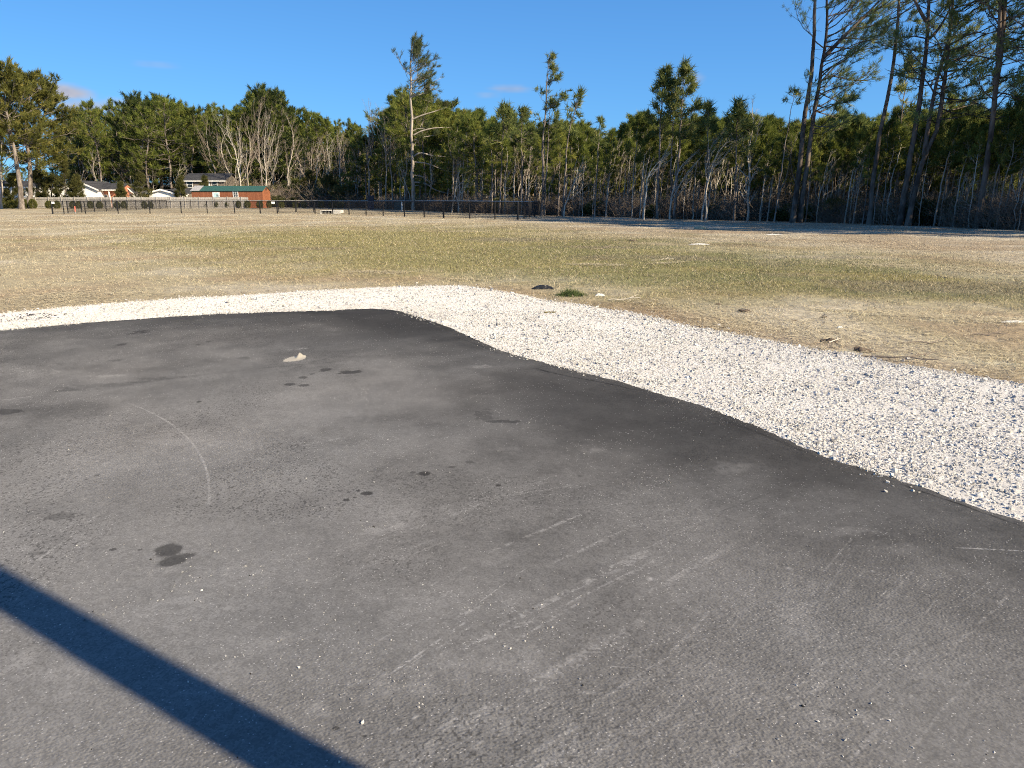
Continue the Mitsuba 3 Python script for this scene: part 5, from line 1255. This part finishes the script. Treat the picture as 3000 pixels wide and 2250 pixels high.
def window(key, x, y, z, w, h, cols=2, rows=2, frame='white_paint', pane='glass_dark'):
    """window in a wall that faces -y at depth y"""
    k_ = put(f'{key}__window', cat_mesh([box(x - w / 2 - .09, x - w / 2, y - .06, y - .003, z - .09, z + h + .09), box(x + w / 2, x + w / 2 + .09, y - .06, y - .003, z - .09, z + h + .09), box(x - w / 2, x + w / 2, y - .058, y - .003, z + h, z + h + .09), box(x - w / 2, x + w / 2, y - .058, y - .003, z - .09, z)]), frame)
    put(f'{k_}__pane', box(x - w / 2, x + w / 2, y - .02, y - .004, z, z + h), pane)
    bars = [box(x - w / 2 + w * i / cols - .02, x - w / 2 + w * i / cols + .02, y - .045, y - .021, z, z + h) for i in range(1, cols)] + [box(x - w / 2, x + w / 2, y - .047, y - .0205, z + h * j / rows - .02, z + h * j / rows + .02) for j in range(1, rows)]
    if bars: put(f'{k_}__bars', cat_mesh(bars), frame)


def house(key, label, cat, x0, x1, y0, dep, eave, ridge, axis, wall, roof, trim='white_paint', windows=(), gable_trim=True):
    put(f'{key}__wall', walls_mesh(x0, x1, y0, y0 + dep, eave, ridge, axis), wall)
    put(f'{key}__roof', roof_mesh(x0, x1, y0, y0 + dep, eave, ridge, axis), roof)
    if axis == 0:
        sl = (ridge - eave) / (dep / 2); ze = eave - .35 * sl
        put(f'{key}__fascia', box(x0 - .36, x1 + .36, y0 - .39, y0 - .353, ze - .12, ze + .15), trim)
    else:
        xm = (x0 + x1) / 2; sl = (ridge - eave) / (xm - x0); a, b = x0 - .37, x1 + .37; ze = eave - .37 * sl
        put(f'{key}__fascia', prism([(a, ze - .1), (xm, ridge - .1), (b, ze - .1), (b, ze + .17), (xm, ridge + .17), (a, ze + .17)], 1, y0 - .40, y0 - .353), trim)
    for wdw in windows: window(key, wdw[0], y0, *wdw[1:])
    tag(key, label, cat)


def X(u, y): return V(u, 600, y)[0]
def Z(v, y): return V(1500, v, y)[2]


y = 150.0
house('white_house', 'white house with a dark roof half hidden at the left edge', 'house', X(-60, y), X(112, y), y, 8, Z(548, y), Z(531, y), 0, 'white_paint', 'dark_shingle', windows=[(X(-5, y), .9, 1.0, 1.1), (X(22, y), .9, 1.0, 1.1), (X(90, y), .9, 1.0, 1.1)])
y = 146.0
house('gable_house', 'white house whose long gable rises left of the brick porch', 'house', X(184, y), X(292, y), y, 10, Z(556, y), Z(531, y), 1, 'white_paint', 'dark_shingle', windows=[(X(252, y), .8, .9, 1.0), (X(270, y), .8, .9, 1.0), (X(216, y), .8, .9, 1.0)])
y = 148.0
house('brick_house', 'low red brick house with a dark roof and white porch trim', 'house', X(293, y), X(352, y), y, 7, Z(556, y), Z(538, y), 0, 'red_brick', 'dark_shingle', windows=[(X(314, y), .9, .55, 1.3, 1, 2)])
put('brick_house__porch_post', cat_mesh([box(X(297, y) - .1, X(297, y) + .1, y - 1.1, y - .9, -.1, Z(556, y) - .15)]), 'white_paint'); put('brick_house__porch_post', box(X(332, y) - .1, X(332, y) + .1, y - 1.1, y - .9, -.1, Z(556, y) - .15), 'white_paint')
put('brick_house__porch_roof', box(X(293, y) - .2, X(352, y) + .1, y - 1.3, y - .42, Z(556, y) - .15, Z(556, y) + .02), 'white_paint')
y = 152.0
house('small_gable_house', 'small white gabled house between the brick porch and the bare trees', 'house', X(350, y), X(392, y), y, 6, Z(562, y), Z(541, y), 1, 'white_paint', 'dark_shingle', windows=[(X(371, y), .7, .8, .9)])
y = 140.0
house('carport', 'low white building with a shallow gable left of the two-storey house', 'carport', X(440, y), X(512, y), y, 6, Z(566, y), Z(556, y), 1, 'white_paint', 'dark_shingle', windows=[(X(456, y), .5, 1.2, .9, 2, 1), (X(492, y), .5, 1.4, .9, 2, 1)])
y = 152.0
house('tall_house', 'two-storey house with tan siding and a dark grey roof behind the shed', 'house', X(543, y), X(664, y), y, 8, Z(529, y), Z(508, y), 0, 'tan_siding', 'dark_shingle', trim='cream_concrete', windows=[(X(562, y), Z(549, y), 1.0, 1.25, 1, 2), (X(634, y), Z(549, y), 1.0, 1.1, 1, 2)])
put('tall_house__lower_wing', box(X(520, y), X(578, y), y - 3.6, y - .42, -.1, Z(568, y)), 'tan_siding')
v, f = prism([(y - 3.9, Z(569, y)), (y - .02, Z(553, y)), (y - .02, Z(553, y) + .15), (y - 3.9, Z(569, y) + .15)], 0, X(518, y), X(580, y))
put('tall_house__lower_roof', (v, f), 'dark_shingle'); put('tall_house__lower_fascia', box(X(518, y), X(580, y), y - 3.95, y - 3.903, Z(569, y) - .12, Z(569, y) + .14), 'white_paint')
put('tall_house__corner_board', box(X(619, y) - .12, X(619, y) + .12, y - .05, y - .003, -.1, Z(531, y)), 'white_paint')
# shed
y = 135.0
x0, x1 = X(565, y), X(771, y); ev, rg = Z(559, y), Z(545, y)
put('red_shed__wall', walls_mesh(x0, x1, y, y + 4.4, ev, rg, 0), 'rust_wood')
put('red_shed__roof', roof_mesh(x0, x1, y, y + 4.4, ev, rg, 0, .18, .05), 'green_metal')
sl = (rg - ev) / 2.2
for i, xx in enumerate(np.arange(x0 - .1, x1 + .15, .46)):
    v, f = prism([(y - .19, ev - .19 * sl + .052), (y + 2.2, rg + .052), (y + 2.2, rg + .085), (y - .19, ev - .19 * sl + .085)], 0, xx - .02, xx + .02)
    put('red_shed__roof__seam', (v, f), 'green_metal')
v, f = prism([(y - .2, ev - .2 * sl + .056), (y + 2.15, rg + .05), (y + 2.15, rg + .10), (y - .2, ev - .2 * sl + .10)], 0, x0 - .2, X(588, y))
k_ = put('red_shed__roof__patch', (v, f), 'grey_metal'); labels[k_] = {'label': 'bare grey metal sheet at the left end of the green roof'}
k_ = put('red_shed__door', box(X(636, y) - .42, X(636, y) + .42, y - .05, y - .004, -.05, Z(565.5, y)), 'pale_blue_door'); labels[k_] = {'label': 'pale blue door with small panes'}
put('red_shed__door__frame', cat_mesh([box(X(636, y) - .62, X(636, y) - .425, y - .06, y - .003, -.05, Z(565, y)), box(X(636, y) + .425, X(636, y) + .62, y - .06, y - .003, -.05, Z(565, y)), box(X(636, y) - .62, X(636, y) + .62, y - .063, y - .003, Z(565, y), Z(563, y))]), 'white_paint')
for i in range(3):
    for j in range(3):
        put('red_shed__door__pane', box(X(642, y) - .28 + .21 * i, X(642, y) - .13 + .21 * i, y - .058, y - .051, 1.35 + .33 * j, 1.61 + .33 * j), 'glass_dark')
window('red_shed', X(693, y), y, 1.75, .75, 1.05, 2, 4)
put('red_shed__corner_board', box(x1 - .12, x1 + .02, y - .03, y - .003, -.05, ev), 'rust_wood')
put('red_shed__gable_vent', box(x1 + .003, x1 + .04, y + 1.9, y + 2.5, ev + .1, ev + .5), 'dark_cavity')
put('red_shed__side_window', box(X(570, y) - .16, X(570, y) + .16, y - .04, y - .004, 1.15, 1.5), 'white_paint'); put('red_shed__side_window__pane', box(X(570, y) - .1, X(570, y) + .1, y - .05, y - .041, 1.2, 1.44), 'glass_dark')
tag('red_shed', 'long rust-red wooden shed with a green metal roof behind the board fence', 'shed')
# building glimpsed between the trunks
y = 112.0
house('pale_brick_house', 'pale brick building glimpsed low between the trunks in the middle', 'house', X(1392, y), X(1440, y), y, 8, Z(557, y), Z(543, y), 0, 'pale_brick', 'dark_shingle', windows=[(X(1415, y), .9, 1.0, 1.2)])
y = 104.0
house('pale_brick_house_001', 'long pale brick building glimpsed behind the slender pines of the middle', 'house', X(1500, y), X(1720, y), y, 8, Z(548, y), Z(533, y), 0, 'pale_brick', 'dark_shingle', windows=[(X(1535, y), .9, 1.0, 1.2), (X(1580, y), .9, 1.0, 1.2), (X(1640, y), .9, 1.0, 1.2)])

# ------------------------------------------------------------------ post beside the camera, whose shadow crosses the asphalt
px0, py0 = -0.59 + 3.75 * 0.837, 1.82 - 3.75 * 0.547
b_ = .070
put('square_post__shaft', prism(list(Polygon([(px0 - b_, py0 - b_), (px0 + b_, py0 - b_), (px0 + b_, py0 + b_), (px0 - b_, py0 + b_)]).buffer(-.006).buffer(.006).exterior.coords)[:-1], 2, .02, 6.0), 'galvanised_steel')
put('square_post__base_plate', box(px0 - .14, px0 + .14, py0 - .14, py0 + .14, .004, .02), 'galvanised_steel')
tag('square_post', 'square steel post beside the viewer whose long shadow crosses the asphalt', 'post')


# ------------------------------------------------------------------ litter and clods on the field
def lump(c, size, bsdf, key, label, cat, seed, n=3, group=None, rough=.35):
    m = trimesh.creation.icosphere(subdivisions=n)
    v = np.array(m.vertices)
    v = v * (1 + rough * 2 * (meshkit.fbm(v * 1.7 + seed, 4, seed)[:, None] - .5)) * size
    v[:, 2] = np.maximum(v[:, 2], -.02)
    return tag(put(key, (v + [c[0], c[1], float(ground_h(np.array([c[0]]), np.array([c[1]]))[0])], np.array(m.faces)), bsdf, 45), label, cat, group)


def crumpled(c, w, d, h, bsdf, key, label, cat, seed, rot=0.0):
    n = 22
    gx_, gy_ = np.meshgrid(np.linspace(-1, 1, n), np.linspace(-1, 1, n // 2))
    ed = (1 + .25 * (meshkit.noise(np.stack([gx_ * 3, gy_ * 3, gx_ * 0 + seed], -1), seed) - .5))
    z = h * np.clip(1 - np.abs(gx_) ** 3, 0, 1) * (.25 + .75 * meshkit.fbm(np.stack([gx_ * 2.2, gy_ * 2.2, gx_ * 0 + seed], -1), 4, seed)) * np.clip(1 - gy_ ** 2, 0, 1) ** .5 * 1.5
    px_, py_ = gx_ * w * ed, gy_ * d * ed
    ca, sa = math.cos(rot), math.sin(rot)
    v = np.stack([(px_ * ca - py_ * sa + c[0]).ravel(), (px_ * sa + py_ * ca + c[1]).ravel(), (z - .06 + .012).ravel()], 1)
    i, j = np.meshgrid(np.arange(n // 2 - 1), np.arange(n - 1), indexing='ij'); q0 = (i * n + j).ravel()
    q = np.stack([q0, q0 + 1, q0 + n + 1, q0 + n], 1); q = np.vstack([q[:, [0, 1, 2]], q[:, [0, 2, 3]]])
    nv = len(v); low = v - [0, 0, .006]
    return tag(put(key, (np.vstack([v, low]), np.vstack([q, q[:, ::-1] + nv])), bsdf, False), label, cat)


mat('black_plastic', (.02, .021, .024), .35)
mat('dark_soil', (.10, .078, .06))
mat('pale_soil', (.42, .34, .22))
crumpled(G(1592, 847), .21, .06, .06, 'black_plastic', 'plastic_scrap', 'crumpled black plastic scrap lying at the edge of the gravel', 'litter', 3)
crumpled(G(1758, 868), .085, .035, .035, 'cream_concrete', 'crushed_bottle', 'crushed white scrap in the grass right of the green tuft', 'litter', 4)
crumpled(G(1500, 862), .045, .03, .03, 'cream_concrete', 'paper_scrap', 'small white scrap on the far corner of the gravel', 'litter', 5)
crumpled(G(2978, 946), .22, .035, .018, 'cream_concrete', 'white_board_scrap', 'flat white strip lying on the straw at the right edge', 'litter', 6)
crumpled(G(2048, 717), .36, .08, .03, 'cream_concrete', 'white_sheet_scrap', 'small white sheet lying out on the field right of the middle', 'litter', 7)
crumpled(G(2268, 688), .38, .1, .025, 'cream_concrete', 'pale_sheet_scrap', 'small white sheet lying near the shaded edge of the wood', 'litter', 8)
crumpled(G(2460, 962), .035, .016, .02, 'cream_concrete', 'white_wrapper', 'tiny white wrapper in the grass above the gravel at the right', 'litter', 9)
lump(G(2052, 670), np.array([.38, .28, .16]), 'pale_soil', 'soil_mound', 'small pale mound of soil near the edge of the wood', 'mound', 11)
for u, v, s, lb in ((2182, 914, .09, 'large dark clod right of the middle of the grass above the gravel'), (2412, 930, .05, 'small dark clod below the left end of the straw strip'), (2327, 940, .035, 'tiny dark clod right of the large clod'), (2530, 1029, .10, 'brown clod lying on the edge of the gravel at the right'), (2432, 1003, .11, 'dark broken clod just above the gravel at the right'), (2105, 892, .05, 'small dark clod in the grass left of the large clod'), (975, 856, .05, 'dark clod at the far edge of the gravel left of its corner'), (1855, 706, .16, 'brown clod with twigs out on the field')):
    lump(G(u, v), np.array([1.2, .8, .5]) * s * .8, 'dark_soil', 'soil_clod', lb, 'clod', int(u), n=3, rough=.95)
rng = np.random.default_rng(900)
for i, (u, v, l, ang, lb) in enumerate(((1765, 728, 1.5, .9, 'dark thin stick lying on the middle of the field'), (1940, 763, .7, .3, 'pale stick lying on the field'), (2445, 1004, .2, .5, 'pale broken stick beside the broken clod'), (2700, 1010, .5, -.2, 'dark stick in the brown strip at the right'), (2760, 815, .3, 1.8, 'dark curved stick standing out of the olive grass at the right'), (2610, 1056, .9, -.5, 'long thin twig on the gravel edge at the right'), (2900, 985, .4, -.2, 'dark stick in the tan grass near the right edge'), (1630, 757, .4, 1.4, 'short dark twig in the middle of the field'), (1830, 880, .6, .1, 'pale stalk lying in the grass right of the crushed scrap'))):
    p = G(u, v); z = float(ground_h(np.array([p[0]]), np.array([p[1]]))[0]) + .03
    d = np.array([math.cos(ang), math.sin(ang), .08]) * l
    pts = np.array([p[0], p[1], z]) + d * np.linspace(-.5, .5, 7)[:, None] + rng.normal(0, .018, (7, 3)) * l
    pts[:, 2] = np.maximum(pts[:, 2], z - .015)
    sd_ = d * .3 + np.array([-d[1], d[0], .1]) * .25
    side_ = np.stack([pts[4], pts[4] + sd_ * .5, pts[4] + sd_])
    m = cat_mesh([tubes(pts[None], np.linspace(.008, .004, 7)[None] * (1 + .4 * l), 6), tubes(side_[None], np.array([[.005, .004, .002]]) * (1 + .4 * l), 4)])
    tag(put('fallen_stick', m, 'pale_bark' if 'pale' in lb else 'twig_material', True), lb, 'stick')
# fresh green clump by the gravel
rs = np.random.default_rng(910)
n = 900; p = G(1672, 866)
x, y = p[0] + rs.normal(0, .13, n), p[1] + rs.normal(0, .09, n)
col = np.array([.085, .115, .045]) * rs.uniform(.6, 1.5, (n, 1))
tag(put('green_tuft', blades(x, y, np.full(n, -.06), rs.uniform(.05, .19, n) * np.exp(-((x - p[0]) / .25) ** 2), rs.uniform(.006, .012, n), rs.uniform(.3, 1.3, n), rs), 'blade_material', False, np.repeat(col, 3, 0)), 'fresh green grass tuft at the edge of the gravel', 'grass tuft')
n = 250; p = G(1610, 924)
x, y = p[0] + rs.uniform(-.08, .08, n), p[1] + rs.uniform(-.035, .035, n)
tag(put('yellow_tuft', blades(x, y, gravel_z(x, y), rs.uniform(.01, .04, n), rs.uniform(.005, .009, n), rs.uniform(.8, 1.8, n), rs), 'blade_material', False, np.repeat(np.array([.26, .22, .07]) * rs.uniform(.6, 1.3, (n, 1)), 3, 0)), 'small yellow-green tuft growing in the gravel', 'grass tuft')
n = 120; p = G(1860, 706); x, y = p[0] + rs.normal(0, .2, n), p[1] + rs.normal(0, .2, n)

# pale mound of spilled mortar dust on the asphalt with a little peak
c = G(862, 1051, 0)
n = 34
gx_, gy_ = np.meshgrid(np.linspace(-1, 1, n), np.linspace(-1, 1, n))
R_ = np.hypot(gx_ + .25 * (gy_), gy_ * 1.0) * (1 + .5 * (meshkit.fbm(np.stack([gx_ * 2, gy_ * 2, gx_ * 0], -1), 4, 5) - .5))
z = .016 * (np.clip(1 - R_, -.3, 1) - .25) + .05 * np.exp(-((gx_ - .22) / .10) ** 2 - ((gy_ - .1) / .16) ** 2) - .004
v = np.stack([(gx_ * .19 + c[0]).ravel(), (gy_ * .30 + gx_ * .16 + c[1]).ravel(), z.ravel()], 1)
i, j = np.meshgrid(np.arange(n - 1), np.arange(n - 1), indexing='ij'); q0 = (i * n + j).ravel()
mat('mortar_dust', (.27, .255, .225))
tag(put('mortar_spill', (v, np.stack([q0, q0 + 1, q0 + n + 1, q0 + n], 1)), 'mortar_dust', True), 'little pale heap of spilled mortar with a peak on the far part of the asphalt', 'spill')
print('triangles', sum(len(meshkit.WRITTEN[d['filename']][1]) for d in scene.values() if d.get('type') == 'ply'), 'entries', len(scene))
